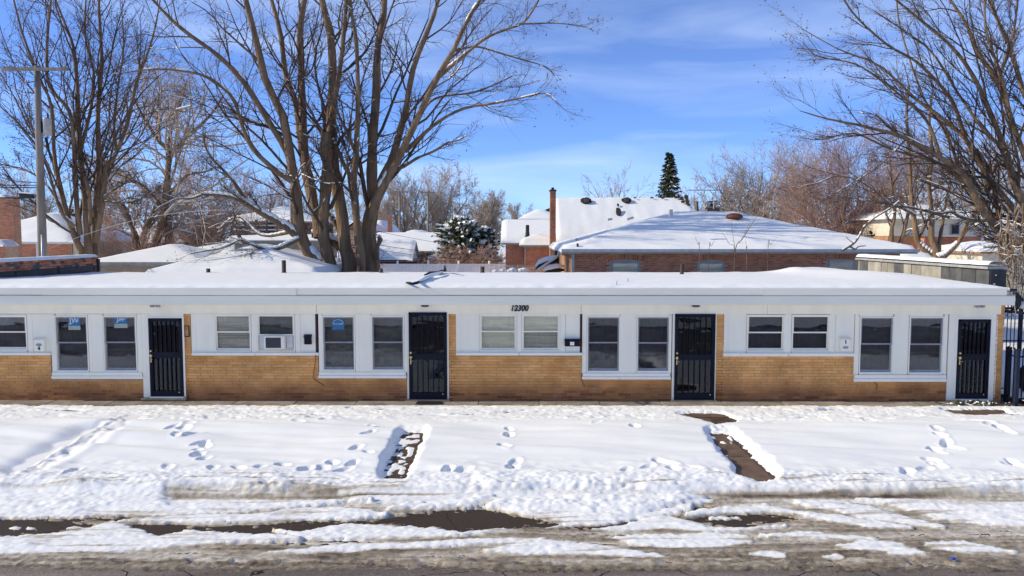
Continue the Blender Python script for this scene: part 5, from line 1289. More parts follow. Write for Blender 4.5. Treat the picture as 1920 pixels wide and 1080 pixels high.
t = thing('covered_car', 'dark low vehicle roof under snow just right of the big tree', 'car', (Xp(720, 22), 22, 0)); c = at(718, 507, 22)
MB().lathe((c.x, 22.5, .35), [(1.1, 0), (1.15, .5), (1.0, .9), (.7, 1.22), (.001, 1.26)], 20).build('body', M['black'], t, True); MB().lathe((c.x, 22.5, .36 + 1.02), [(1.0, -.1), (.98, .1), (.7, .30), (.001, .36)], 20).build('snow_cap', M['snow'], t, True)
# --- right: two storey cream and brick house, low white garage
Yr = 33
h8 = thing('two_storey_house', 'cream over red brick two storey house behind the right-hand tree', 'house', (Xp(1760, Yr), Yr, 0))
xl, xm_, xr_ = Xp(1676, Yr), Xp(1733, Yr), Xp(1838, Yr)
MB().box(xm_, xr_, Yr, Yr + 8, -.1, Zp(443, Yr)).build('lower_wall', M['redbrick'], h8); brick_wall_grid('brick_course', xm_, xr_, Yr, Zp(495, Yr), Zp(443.5, Yr), M['redbrick'], h8, 12)
MB().box(xm_, xr_, Yr + .01, Yr + 8, Zp(442.5, Yr), Zp(408, Yr)).build('upper_wall', M['cream'], h8)
MB().box(xl, xm_ - .01, Yr + .8, Yr + 7, -.1, Zp(443, Yr)).build('side_lower_wall', M['orangebrick'], h8); MB().box(xl + .1, xm_ - .01, Yr + .82, Yr + 7, Zp(442.5, Yr), Zp(405, Yr)).build('side_upper_wall', M['cream'], h8)  # lower side wall coloured orange for the sun falling on it
roof_field('roof', xl - .4, xr_ + .4, Yr - .4, Yr + 8.4, hip_fn(xl - .4, xr_ + .4, Yr - .4, Yr + 8.4, Zp(409, Yr), Zp(386, Yr + 4)), h8, .3, .15, 61, .06)
for px0, px1, p0, p1 in ((1781, 1798, 420, 440), (1815, 1824, 461, 482), (1776, 1790, 461, 480)):
    mb = MB(); framebox(mb, Xp(px0, Yr), Xp(px1, Yr), Zp(p1, Yr), Zp(p0, Yr), .06, Yr - .06, Yr - .012); w = mb.build('window', M['soffit'], h8)
    MB().box(Xp(px0, Yr) + .06, Xp(px1, Yr) - .06, Yr - .03, Yr - .02, Zp(p1, Yr) + .06, Zp(p0, Yr) - .06).build('pane', M['shade'], w)
MB().box(Xp(1838.5, Yr), Xp(1844, Yr), Yr - .05, Yr + .2, 0, Zp(405, Yr)).build('downpipe', M['vinyl'], h8)
house('white_garage', 'low white garage with red eave behind the right end parapet', 'garage', Xp(1842, 26, 480), Xp(1935, 26, 480), 26, 31, Zp(470, 26), Zp(456, 28.5), 'hip', 'cream', .3, eave='orangebrick', step=.25, seed=62)
house('brick_house', 'brick house with blue snow roof at the far right edge behind the dense limbs', 'house', Xp(1850, 40, 450), Xp(2030, 40, 450), 40, 49, Zp(442, 40), Zp(405, 44), 'hip', 'redbrick', .5, step=.5, seed=63)
house('back_building', 'tiny shed roof peeking right of the brick house eave', 'shed', Xp(1698, 17, 480), Xp(1740, 17, 480), 17, 20, Zp(482, 17), Zp(472, 18), 'hip', 'soffit', .2, step=.2, seed=64)
# chimney with antenna behind the hip roof ridge
Ya_ = 34; t = thing('masonry_chimney', 'squat chimney with dark metal cowl behind the brick house ridge', 'chimney', (Xp(1337, Ya_), Ya_, 0))
MB().box(Xp(1325, Ya_), Xp(1348, Ya_), Ya_, Ya_ + .8, 0, Zp(390, Ya_)).build('stack', M['brownwall'], t); MB().box(Xp(1322, Ya_), Xp(1350, Ya_), Ya_ - .05, Ya_ + .85, Zp(389.8, Ya_), Zp(387.5, Ya_)).build('slab', M['block'], t)
MB().box(Xp(1332, Ya_), Xp(1340, Ya_), Ya_ + .2, Ya_ + .5, Zp(387.4, Ya_), Zp(382, Ya_)).box(Xp(1329, Ya_), Xp(1344, Ya_), Ya_ + .1, Ya_ + .6, Zp(378.5, Ya_), Zp(377, Ya_)).box(Xp(1335, Ya_), Xp(1337, Ya_), Ya_ + .3, Ya_ + .35, Zp(382, Ya_), Zp(378, Ya_)).build('cowl', M['black'], t)
t = thing('roof_antenna', 'thin horizontal television antenna on a mast behind the brick house ridge', 'antenna', (Xp(1338, 33), 33, 4))
MB().tube([at(1289, 356.5, 33), at(1358, 356.5, 33)], .035, 5).build('boom', M['greymetal'], t); MB().tube([at(1338, 392, 33), at(1338, 366, 33), at(1330, 356, 33), at(1339, 345, 33)], .03, 5).build('mast', M['greymetal'], t)
MB().tube([at(1321, 392, 33), at(1321, 357, 33)], .025, 5).build('mast', M['greymetal'], t)
for k in range(8): MB().tube([at(1292 + k * 9, 356.5, 32.4), at(1292 + k * 9, 356.5, 33.6)], .015, 4).build('element', M['greymetal'], t)
t = thing('brick_chimney', 'thin dark chimney pipe right of the melted roof corner', 'chimney', (Xp(1306.5, 36), 36, 0)); MB().box(Xp(1305.5, 36), Xp(1308.5, 36), 36, 36.3, 0, Zp(379, 36)).build('stack', M['brownwall'], t); MB().box(Xp(1305, 36), Xp(1309, 36), 35.96, 36.34, Zp(379, 36) + .001, Zp(378, 36)).build('cap', M['black'], t)
# ------------------------------------------------------------------ poles and wires
Yp = 10.5
pl = thing('utility_pole', 'weathered wooden utility pole with crossarm and grey transformer at the left', 'utility pole', (Xp(80, Yp, 470), Yp, 0))
top = at(69.5, 124, Yp); ft = at(80, 480, Yp); ft = ft + (ft - top) * .42
MB().tube([ft, ft.lerp(top, .4), ft.lerp(top, .8), top], [.175, .155, .12, .105], 14).build('pole', M['wood'], pl, True)
MB().box(at(11, 130, Yp).x, at(133, 130, Yp).x, Yp - .24, Yp - .13, Zp(133.5, Yp), Zp(128, Yp)).build('crossarm', M['wood'], pl)
MB().tube([at(76, 150, Yp - .13), at(92, 133, Yp - .18)], .02, 5).build('brace', M['iron'], pl)
for px in (18, 122): 
    p = at(px, 128, Yp - .18); MB().lathe(p, [(.012, 0), (.012, .04), (.04, .05), (.045, .09), (.02, .12), (.001, .12)], 10).build('insulator', M['lamp_grey'], pl, True)
c = at(89.5, 254, Yp); r = .142
MB().lathe(c, [(.001, 0), (r, .01), (r, .56), (r * 1.05, .58), (r * 1.0, .62), (.001, .66)], 20).build('transformer', M['greymetal'], pl, True)
MB().lathe(at(90, 222, Yp), [(.03, -.02), (.045, .03), (.03, .06), (.04, .1), (.02, .2)], 8).build('bushing', M['rust'], pl, True)
MB().box(at(78, 235, Yp).x, at(84, 235, Yp).x, Yp - .05, Yp + .05, c.z + .1, c.z + .5).build('bracket', M['iron'], pl)
MB().tube([at(86, 258, Yp), at(90, 275, Yp), at(93, 290, Yp), at(96, 302, Yp)], [.05, .045, .03, .02], 8).build('cable_head', M['black'], pl, True)
MB().tube([at(79.5, 440, Yp - .17), at(80.5, 500, Yp - .17), at(81, 560, Yp - .17)], [.05, .055, .055], 10).build('conduit', M['greymetal'], pl, True)
for px, py in ((49, 155), (52, 172)):
    p = at(px, py, Yp); MB().lathe(p, [(.02, -.08), (.05, -.04), (.03, 0), (.05, .04), (.02, .09)], 8).build('insulator', M['lamp_grey'], pl, True)
MB().tube([at(45, 157, Yp), at(66, 152, Yp)], .02, 5).tube([at(47, 173, Yp), at(67, 175, Yp)], .02, 5).build('bracket_arm', M['iron'], pl)
t = thing('street_lamp', 'dark street lamp head on a short arm left of the pole', 'street lamp', tuple(at(68, 370, Yp)))
MB().poly([at(33, 362, Yp), at(60, 364, Yp), at(62, 372, Yp), at(37, 372, Yp)], (0, .28, 0)).build('lamp_head', M['black'], t, bevel=.02); MB().tube([at(60, 365, Yp + .1), at(66, 368, Yp + .1), at(70, 376, Yp + .1)], .03, 6).build('arm', M['greymetal'], t, True)
MB().poly([at(34, 362, Yp) + Vector((0, -.01, .005)), at(60, 364, Yp) + Vector((0, -.01, .005)), at(60, 361.5, Yp) + Vector((0, -.01, 0)), at(36, 359.5, Yp) + Vector((0, -.01, 0))], (0, .28, 0)).build('snow_cap', M['snow'], t)
def wire(label, a, b, sag, r=.012, mat='wire', n=16):
    A, B = at(*a), at(*b); P = []
    for k in range(n + 1):
        f = k / n; p = A.lerp(B, f); p.z -= sag * 4 * f * (1 - f); P.append(p)
    t = thing('power_line', label, 'power line', tuple(A), 'overhead wires'); MB().tube(P, r, 5).build('wire', M[mat], t, True)
wire('upper thick cable from the left edge to the leaning pole', (-60, 341, 8), (70, 347, Yp), .05, .018)
wire('lower thick cable from the left edge to the leaning pole', (-60, 346, 8), (70, 351, Yp), .05, .018)
wire('wire fanning left from the outer crossarm insulator', (-80, 110, 6), (18, 126, Yp - .18), .05, .008)
wire('long pale wire from the left pole across the twigs to the big trunk', (84, 470, Yp), (600, 415, 12), -.9, .008, 'vinyl')
wire('thin wire running behind the left trees toward the porch', (84, 376, Yp), (560, 400, 30), .8, .010)
wire('topmost wire crossing the white garage roofs', (560, 395, 30), (880, 462, 48), .3, .014)
wire('middle wire crossing the white garage roofs', (560, 425, 30), (900, 478, 40), .4, .016)
wire('lowest wire crossing the white garage roofs', (600, 448, 28), (930, 488, 38), .3, .016)
for px, pt, pb_, w_, Yq, lab in ((750, 357, 440, 24, 70, 'far utility pole with double crossarm right of the big tree'), (803, 358, 445, 20, 74, 'second far utility pole before the bare treetops'), (548, 352, 480, 20, 36, 'wooden utility pole between the big trunks and the porch house')):
    p = thing('utility_pole', lab, 'utility pole', (Xp(px, Yq), Yq, 0)); sc = (Yq - CY) / FPX
    MB().tube([(Xp(px, Yq), Yq, 0), (Xp(px, Yq), Yq, Zp(pt, Yq))], [.16, .11], 10).build('pole', M['wood'], p, True)
    for dz in (2, 38) if px == 750 else (2,): MB().box(Xp(px - w_ * .7, Yq), Xp(px + w_ * .7, Yq), Yq - .2, Yq - .1, Zp(pt + dz + 2, Yq), Zp(pt + dz, Yq)).build('crossarm', M['wood'], p)
# ================================================================== trees
def tubes_np(P, Rd, k):
    """P (N,n,3), Rd (N,n) -> V, F of k-sided tubes"""
    N, n, _ = P.shape
    T = np.empty_like(P); T[:, 1:-1] = P[:, 2:] - P[:, :-2]; T[:, 0] = P[:, 1] - P[:, 0]; T[:, -1] = P[:, -1] - P[:, -2]
    T /= np.linalg.norm(T, axis=-1, keepdims=True) + 1e-9
    ref = np.where(np.abs(T[:, :1, 2:3]) < .8, np.array([0, 0, 1.]), np.array([1., 0, 0]))
    ref = np.broadcast_to(ref, T.shape)
    U = np.cross(T, ref); U /= np.linalg.norm(U, axis=-1, keepdims=True) + 1e-9
    W = np.cross(T, U)
    a = np.arange(k) * 2 * np.pi / k
    V = P[:, :, None] + Rd[:, :, None, None] * (U[:, :, None] * np.cos(a)[None, None, :, None] + W[:, :, None] * np.sin(a)[None, None, :, None])
    V = V.reshape(-1, 3)
    b = (np.arange(N)[:, None, None] * n + np.arange(n - 1)[None, :, None]) * k
    q = np.arange(k)[None, None, :]; q2 = (q + 1) % k
    F = np.stack([b + q, b + q2, b + k + q2, b + k + q], -1).reshape(-1, 4)
    return V, F
def merge(lst):
    Vs, Fs, o = [], [], 0
    for V, F in lst:
        Vs.append(V); Fs.append(F + o); o += len(V)
    return np.concatenate(Vs), np.concatenate(Fs)
def resample(pts, rad, n):
    pts = np.array(pts, float); rad = np.array(rad, float)
    # Catmull-Rom through the traced nodes
    m = len(pts); ext = np.vstack([2 * pts[0] - pts[1], pts, 2 * pts[-1] - pts[-2]])
    out, ro = [], []
    for i in range(n):
        t = i / (n - 1) * (m - 1); k = min(int(t), m - 2); f = t - k
        p0, p1, p2, p3 = ext[k], ext[k + 1], ext[k + 2], ext[k + 3]
        out.append(.5 * ((2 * p1) + (-p0 + p2) * f + (2 * p0 - 5 * p1 + 4 * p2 - p3) * f * f + (-p0 + 3 * p1 - 3 * p2 + p3) * f ** 3)); ro.append(rad[k] * (1 - f) + rad[k + 1] * f)
    return np.array(out), np.array(ro)
def children(P, Rd, per, lr, ang, up, rs, n=6, tmin=.2, rr=.62, wob=.16, tmax=1.0, lmin=0, flat=1.0, end=True, drift=None, rk=.03, rmin=0.0):
    """grow `per` children on every branch; returns P2, R2"""
    N, m, _ = P.shape
    L = np.linalg.norm(np.diff(P, axis=1), axis=-1).sum(1)
    idx = np.repeat(np.arange(N), per)
    K = len(idx)
    t = tmin + (tmax - tmin) * ((np.tile(np.arange(per), N) + rs.rand(K)) / per)
    if end: t[per - 1::per] = 1.0
    f = t * (m - 1); k = np.minimum(f.astype(int), m - 2); g = (f - k)[:, None]
    base = P[idx, k] * (1 - g) + P[idx, k + 1] * g
    r0 = Rd[idx, k] * (1 - g[:, 0]) + Rd[idx, k + 1] * g[:, 0]
    T = P[idx, k + 1] - P[idx, k]; T /= np.linalg.norm(T, axis=-1, keepdims=True) + 1e-9
    rnd = rs.normal(size=(K, 3)); rnd[:, 1] *= flat
    perp = np.cross(T, rnd); perp /= np.linalg.norm(perp, axis=-1, keepdims=True) + 1e-9
    a = ang * (.7 + .6 * rs.rand(K))
    a[t >= .999] *= .3
    D = T * np.cos(a)[:, None] + perp * np.sin(a)[:, None]
    ll = L[idx] * lr * (1.15 - .6 * t) * (.6 + .8 * rs.rand(K))
    step = (ll / (n - 1))[:, None]
    out = np.empty((K, n, 3)); out[:, 0] = base
    for j in range(1, n):
        D = D + rs.normal(size=(K, 3)) * wob; D[:, 2] += up
        if drift is not None: D += drift
        D /= np.linalg.norm(D, axis=-1, keepdims=True)
        out[:, j] = out[:, j - 1] + D * step
    R0 = np.minimum(r0 * rr, ll * rk + .004)
    R2 = np.maximum(R0[:, None] * np.linspace(1, .35, n)[None], rmin)
    keep = ll > lmin
    return out[keep], R2[keep]
def snow_on(P, Rd, rs, minr=.006, frac=.8, thick=.9, slope=.8):
    """caps of snow lying on the upper side of limbs that are not too steep"""
    N, n, _ = P.shape
    A, B = P[:, :-1].reshape(-1, 3), P[:, 1:].reshape(-1, 3); ra, rb = Rd[:, :-1].ravel(), Rd[:, 1:].ravel()
    d = B - A; L = np.linalg.norm(d, axis=-1) + 1e-9; s = np.abs(d[:, 2]) / L
    m = (s < slope) & (ra > minr) & (rs.rand(len(L)) < frac * np.where(A[:, 2] < 6.2, 1, .22))
    A, B, ra, rb = A[m], B[m], ra[m], rb[m]
    th = thick * np.maximum(ra, .012)
    up = np.array([0, 0, 1.])
    mid = (A + B) / 2
    Pn = np.stack([A, A * .7 + B * .3, A * .3 + B * .7, B], 1); off = ra[:, None] * .55
    Pn = Pn + up * off[:, :, None] + up * (np.array([.8, 1, 1, .8])[None] * th[:, None] * .35)[:, :, None]
    Rn = np.stack([th * .72, th * .9, th * .85, th * .7], 1)
    return Pn, Rn
def leaves_np(P, rs, count, size):
    idx = rs.randint(0, len(P), count); j = rs.randint(1, P.shape[1], count)
    c = P[idx, j] + rs.normal(size=(count, 3)) * .05
    u = rs.normal(size=(count, 3)); u /= np.linalg.norm(u, axis=-1, keepdims=True)
    v = np.cross(u, rs.normal(size=(count, 3))); v /= np.linalg.norm(v, axis=-1, keepdims=True) + 1e-9
    s = size * (.6 + .8 * rs.rand(count))[:, None]
    V = np.stack([c, c + u * s + v * s * .4, c + u * s * 1.8, c + u * s - v * s * .4], 1).reshape(-1, 3)
    F = np.arange(count * 4).reshape(-1, 4)
    return V, F
def make_tree(name, label, loc, limbs, levels, seed, twig='twig', bark='bark', snow=.7, nleaf=0, group=None, big_sides=10, minr_snow=.006, leafsize=.05, snowthick=.9, limb_scale=.9):
    """limbs: list of (pts, radii) already in metres; levels: list of dicts for children()"""
    rs = np.random.RandomState(seed)
    t = thing(name, label, 'tree', loc, group)
    Ps, Rs = [], []
    for pts, rad in limbs:
        p, r = resample(pts, [q * limb_scale for q in rad], 22); Ps.append(p); Rs.append(r)
    P = np.array(Ps); Rd = np.array(Rs)
    # bark-like waver of the limbs
    wob = np.cumsum(rs.normal(size=P.shape) * .012, axis=1) * np.clip(Rd[:, :1, None] * 4, .2, 1)
    wob -= wob[:, :1]; P = P + wob * .6
    Rd = Rd * (1 + .07 * rs.normal(size=Rd.shape))
    V, F = tubes_np(P, Rd, big_sides)
    mesh_np('trunk', V, F, M[bark], t, True)
    br, sn_, lastP = [], [tubes_np(*snow_on(P, Rd, rs, .01, min(1, snow * 1.3), snowthick, .82), 5)] if snow else [], None
    cur, cr = P, Rd
    allP = []
    for i, lv in enumerate(levels):
        lv = dict(lv); sides = lv.pop('sides', 4 if i == 0 else 3); src = lv.pop('src', None)
        if src == 'all' : 
            pass
        cur, cr = children(cur, cr, rs=rs, **lv)
        br.append(tubes_np(cur, cr, sides)); allP.append(cur)
        if snow and i < 2:
            s = snow_on(cur, cr, rs, minr_snow, snow * .8, snowthick, .6)
            if len(s[0]): sn_.append(tubes_np(*s, 4))
    V, F = merge(br); mesh_np('crown', V, F, M[twig], t, False)
    if sn_:
        V, F = merge(sn_); tag(mesh_np('branch_snow', V, F, M['snow'], t, True), kind='stuff')
    if nleaf:
        V, F = leaves_np(allP[-1], rs, nleaf, leafsize); tag(mesh_np('dead_leaves', V, F, M['leaf'], t), kind='stuff')
    return t
def L(pts, r0, r1, Y, depth=0.0, seed=0, foot=None):
    """limb traced in pixels; r in pixels at depth Y; depth = how far it leans away (m, grows along the limb)"""
    n = len(pts); out, rad = [], []
    for i, (px, py) in enumerate(pts):
        f = i / (n - 1); y = Y + depth * f
        out.append(at(px, py, y)); rad.append((r0 + (r1 - r0) * f ** .8) * (y - CY) / FPX)
    if foot is not None:
        out.insert(0, foot); rad.insert(0, rad[0] * 1.25)
    return out, rad
# ---- the big multi-stemmed tree behind the middle of the row
YT = 12.3
def F_(px): return Vector((at(px, 500, YT).x, YT, 0))
S = []
S.append(L([(625, 512), (600, 495), (578, 470), (563, 430), (560, 395), (556, 350), (546, 296), (532, 218), (502, 157), (484, 83), (465, 9), (452, -50)], 15, 5, YT, -1.2, foot=F_(640)))
S.append(L([(546, 296), (511, 240), (456, 153), (405, 102), (340, 55), (294, 9), (262, -30)], 7.5, 2.2, YT - .4, -2.5))
S.append(L([(558, 347), (511, 315), (474, 278), (454, 236), (437, 185), (391, 146), (335, 132), (280, 130), (235, 137)], 6.5, 1.2, YT - .5, -2.0))
S.append(L([(622, 505), (612, 470), (606, 417), (611, 360), (614, 320), (613, 270), (610, 248)], 13, 10, YT - .3, -.3, foot=F_(645)))
S.append(L([(599, 444), (583, 352), (574, 300), (569, 259), (567, 190), (565, 139), (562, 56), (576, -20)], 11, 5, YT + .3, 1.2))
S.append(L([(600, 440), (592, 400), (580, 360), (572, 320), (560, 230), (553, 185), (536, 140), (526, 60), (503, -20)], 10, 4, YT + .2, 1.6))
S.append(L([(655, 498), (648, 470), (641, 398), (630, 330), (626, 296), (623, 217), (626, 150), (622, 69), (610, 20), (600, -25)], 15, 6, YT, .6, foot=F_(652)))
S.append(L([(623, 215), (633, 160), (640, 110), (646, 46), (652, -25)], 6, 3.5, YT, -1))
S.append(L([(678, 500), (672, 450), (667, 400), (662, 342), (667, 300), (669, 259), (671, 176)], 9.5, 5.5, YT - .5, -.6, foot=F_(668)))
S.append(L([(662, 342), (650, 318), (641, 301), (633, 280), (623, 262)], 5.5, 3.5, YT - .8, .6))
S.append(L([(696, 502), (691, 460), (692, 420), (699, 380), (697, 342), (699, 259), (705, 180), (708, 92), (720, 28), (724, -25)], 19, 4.5, YT + .2, .4, foot=F_(690)))
S.append(L([(699, 392), (715, 340), (734, 301), (748, 255), (760, 208), (776, 125), (806, 51), (820, 9), (830, -30)], 10, 3.4, YT, -1.4))
S.append(L([(695, 410), (709, 370), (728, 335), (746, 301), (783, 222), (811, 162), (848, 97), (876, 37), (899, 0), (915, -30)], 11, 2.6, YT - .2, -2.2))
S.append(L([(811, 162), (820, 148), (862, 111), (908, 74), (941, 58), (982, 42), (1006, 9), (1013, -10)], 4.2, 1.6, YT - .8, -1.6))
S.append(L([(975, 45), (1010, 44), (1047, 44), (1089, 49), (1112, 57)], 1.9, .6, YT - 1.8, -.6))
S.append(L([(760, 284), (790, 255), (825, 227), (871, 204), (931, 194), (978, 185), (1024, 176), (1052, 199)], 4.6, .8, YT - .4, -2.2))
S.append(L([(783, 222), (816, 185), (885, 174), (931, 157), (959, 143)], 3.2, 1.0, YT - .5, 1.5))
S.append(L([(848, 97), (870, 90), (899, 88), (941, 100), (978, 111), (1024, 125), (1040, 142)], 2.8, .8, YT - .9, 1.0))
S.append(L([(738, 320), (762, 309), (783, 296), (815, 283), (839, 268), (857, 264), (876, 254)], 4.2, 1.0, YT - .2, -1.4))
S.append(L([(570, 452), (553, 440), (532, 424), (511, 412), (479, 393), (455, 378), (433, 370), (405, 366), (382, 364)], 8.5, 3.6, YT - .3, -1.0))
S.append(L([(468, 388), (451, 361), (437, 340), (423, 324), (396, 296), (384, 272), (380, 250)], 4.6, 1.5, YT - .7, -1.0))
S.append(L([(560, 448), (540, 458), (521, 466), (500, 468), (484, 463), (465, 455), (451, 449), (432, 458), (410, 466), (385, 470), (355, 476)], 5.2, 1.2, YT - .5, -2.2))
S.append(L([(553, 432), (530, 438), (505, 442), (484, 438), (468, 422), (451, 407), (430, 412), (415, 425)], 4.2, 1.4, YT + .4, 1.2))
S.append(L([(451, 449), (440, 430), (438, 412), (452, 392)], 3, 1.2, YT - 1.2, -.3))
S.append(L([(382, 364), (360, 372), (330, 374), (305, 385), (290, 395)], 2.6, .9, YT - 1.2, -.6))
S.append(L([(585, 440), (600, 443), (618, 452), (640, 462), (655, 478), (662, 505)], 7, 12, YT + .6, .2))
S.append(L([(590, 395), (606, 420), (615, 440)], 6, 9, YT + .8, 0))
S.append(L([(618, 402), (634, 428), (641, 450)], 5, 6, YT + 1.4, 0))
S.append(L([(655, -30), (660, 30), (668, 80), (671, 176)], 2.4, 4.4, YT - .8, -.3))
S.append(L([(706, 487), (708, 463), (714, 450), (710, 446)], 5, 4, YT - .2, 0))
lv = [dict(per=9, lr=.36, ang=.62, up=.05, n=8, tmin=.34, rr=.36, wob=.13, sides=4, lmin=.25),
      dict(per=7, lr=.50, ang=.70, up=.03, n=6, tmin=.22, rr=.62, wob=.18, lmin=.12, sides=3),
      dict(per=7, lr=.52, ang=.80, up=.01, n=4, tmin=.2, rr=.7, wob=.22, lmin=.05, sides=3)]
make_tree('shade_tree', 'huge many-stemmed bare tree rising behind the middle of the flat roof', (at(655, 500, YT).x, YT, 0), S, lv, 11, nleaf=2500, snow=.9, snowthick=1.1, leafsize=.045)
# ---- tree behind the utility pole at the left
YL = 17.0
def FL(px): return Vector((at(px, 480, YL).x, YL, 0))
S = []
S.append(L([(155, 478), (148, 463), (130, 417), (113, 347), (103, 290), (98, 200), (79, 153), (46, 70), (20, -30)], 8, 1.8, YL, -1, foot=FL(160)))
S.append(L([(150, 440), (143, 370), (139, 278), (130, 208), (93, 162), (88, 93), (93, 23), (98, -25)], 6, 2, YL, -1.5))
S.append(L([(166, 478), (162, 417), (157, 347), (148, 278), (146, 185), (139, 93), (125, 50), (106, 0)], 9, 2, YL, .6, foot=FL(166)))
S.append(L([(176, 478), (178, 398), (185, 301), (183, 208), (190, 116), (185, 23), (186, -25)], 8, 2.2, YL + .3, 1.4, foot=FL(172)))
S.append(L([(180, 455), (194, 361), (199, 315), (218, 287), (241, 222), (255, 153), (278, 93), (292, 40), (300, -10)], 7.5, 1.4, YL, -1.2))
S.append(L([(140, 425), (113, 394), (83, 301), (42, 241), (0, 199), (-40, 160)], 4.6, 1, YL - .3, -1.4))
S.append(L([(146, 300), (157, 259), (171, 200), (176, 139), (160, 70), (162, -20)], 4.6, 1.6, YL, 1.8))
S.append(L([(106, 330), (90, 280), (60, 250), (28, 185), (-10, 120)], 3.4, 1, YL, 1.0))
S.append(L([(170, 420), (166, 360), (158, 330), (150, 300)], 5, 4, YL - .4, 0))
S.append(L([(196, 370), (215, 355), (236, 342), (245, 336)], 3.2, 1.8, YL - .3, -.6))
S.append(L([(196, 378), (230, 380), (265, 372), (300, 352)], 3, 1, YL - .2, .6))
S.append(L([(218, 287), (214, 230), (222, 160), (232, 90), (228, 20)], 3.4, 1.2, YL, 1.5))
S.append(L([(130, 417), (90, 350), (50, 320), (10, 310), (-30, 300)], 3.2, 1, YL, 1))
lv = [dict(per=12, lr=.34, ang=.55, up=.10, n=7, tmin=.2, rr=.5, wob=.12, sides=4, lmin=.25),
      dict(per=8, lr=.48, ang=.62, up=.06, n=5, tmin=.2, rr=.62, wob=.17, lmin=.1),
      dict(per=7, lr=.5, ang=.7, up=.03, n=4, tmin=.2, rr=.7, wob=.2, lmin=.05)]
make_tree('bare_tree', 'upright many-stemmed bare tree with dry leaf bits just right of the left utility pole', (at(165, 480, YL).x, YL, 0), S, lv, 12, limb_scale=.82, snow=.5, nleaf=5200, leafsize=.05, minr_snow=.012)
# ---- tree further back between those two
Y3 = 30.0
def F3(px): return Vector((at(px, 455, Y3).x, Y3, 0))
S = []
S.append(L([(292, 462), (296, 444), (306, 400), (311, 350), (315, 287), (300, 268), (287, 250), (259, 204), (240, 160)], 10, 1.6, Y3, -1, foot=F3(290)))
S.append(L([(318, 460), (316, 430), (313, 370), (316, 300), (333, 273), (370, 241), (398, 213), (420, 180)], 9, 1.6, Y3 + .3, .8, foot=F3(318)))
S.append(L([(256, 460), (250, 430), (236, 395), (222, 370), (200, 345)], 7.5, 2, Y3 + 1, 1, foot=F3(258)))
S.append(L([(270, 452), (273, 430), (288, 400), (296, 380)], 5.5, 5, Y3, 0, foot=F3(268)))
S.append(L([(315, 290), (322, 240), (340, 190), (350, 150)], 4, 1.2, Y3, 1))
S.append(L([(300, 268), (296, 220), (300, 170), (290, 130)], 3.6, 1.1, Y3, -1))
S.append(L([(312, 370), (350, 330), (390, 320), (430, 300)], 3.4, 1, Y3, -1.5)); S.append(L([(308, 390), (270, 350), (230, 330), (200, 320)], 3.2, 1, Y3, -1.5))
lv = [dict(per=14, lr=.42, ang=.75, up=.03, n=6, tmin=.2, rr=.5, wob=.16, sides=4, lmin=.3),
      dict(per=9, lr=.5, ang=.8, up=.0, n=5, tmin=.2, rr=.62, wob=.2, lmin=.12),
      dict(per=8, lr=.5, ang=.8, up=-.02, n=3, tmin=.2, rr=.8, wob=.2, lmin=.08)]
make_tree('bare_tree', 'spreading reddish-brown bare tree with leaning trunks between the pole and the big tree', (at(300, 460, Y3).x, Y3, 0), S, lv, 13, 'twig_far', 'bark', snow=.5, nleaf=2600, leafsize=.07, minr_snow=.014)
# ---- the big tree leaning in from the right edge
YR = 13.0
S = []
S.append(L([(1992, 640), (1994, 560), (1992, 440), (1996, 330), (2004, 200)], 24, 9, YR, 0, foot=Vector((at(1992, 640, YR).x, YR, 0))))
S.append(L([(1992, 600), (1950, 500), (1900, 455), (1843, 398), (1810, 333), (1764, 296), (1699, 259), (1625, 236), (1556, 222), (1500, 206)], 13, .9, YR, -1.5))
S.append(L([(1993, 505), (1940, 440), (1903, 394), (1847, 324), (1810, 259), (1764, 218), (1718, 185), (1648, 120), (1579, 93), (1505, 52)], 9, .9, YR, 1.5))
S.append(L([(1993, 485), (1950, 420), (1912, 370), (1884, 278), (1857, 208), (1824, 139), (1783, 83), (1718, 28), (1660, -20)], 10, 2, YR + .3, -1.5))
S.append(L([(1993, 465), (1970, 400), (1925, 301), (1894, 222), (1871, 153), (1833, 102), (1810, 46), (1773, -10)], 9, 2.6, YR, 1))
S.append(L([(1993, 365), (1980, 300), (1925, 190), (1894, 93), (1866, 28), (1850, -25)], 7, 3, YR - .5, .5))
S.append(L([(1860, 412), (1830, 414), (1801, 407), (1783, 398), (1760, 400), (1736, 393)], 4.6, 2, YR - .5, -1))
S.append(L([(1780, 408), (1736, 396), (1700, 388), (1671, 384), (1630, 350), (1593, 333), (1560, 332), (1533, 343), (1490, 350)], 3.2, .7, YR + 1, -1.5))
S.append(L([(1810, 259), (1790, 200), (1764, 162), (1718, 116), (1662, 83), (1602, 28), (1570, -20)], 5, 1.4, YR + .5, -2))
S.append(L([(1764, 296), (1740, 230), (1700, 190), (1650, 150), (1602, 120), (1533, 106), (1505, 80)], 4, .8, YR - .5, -1.5))
S.append(L([(1843, 398), (1800, 330), (1740, 300), (1670, 280), (1600, 250), (1540, 262), (1500, 258)], 4.2, .8, YR + .8, -1.0))
S.append(L([(1884, 278), (1850, 250), (1800, 180), (1750, 100), (1700, 60), (1640, 20)], 4.4, 1.2, YR - .8, 1.2))
S.append(L([(1910, 480), (1870, 440), (1850, 400), (1835, 350), (1800, 310), (1770, 240), (1735, 190), (1690, 60), (1680, -20)], 6, 1.4, YR + 1.2, 1))
S.append(L([(1894, 222), (1880, 150), (1850, 60), (1845, -20)], 5, 2, YR - 1, 0)); S.append(L([(1871, 153), (1900, 60), (1910, -20)], 3.5, 2, YR + 1, 0))
S.append(L([(1700, 260), (1660, 300), (1620, 330), (1570, 360), (1545, 372)], 2, .7, YR - 1, -.5))
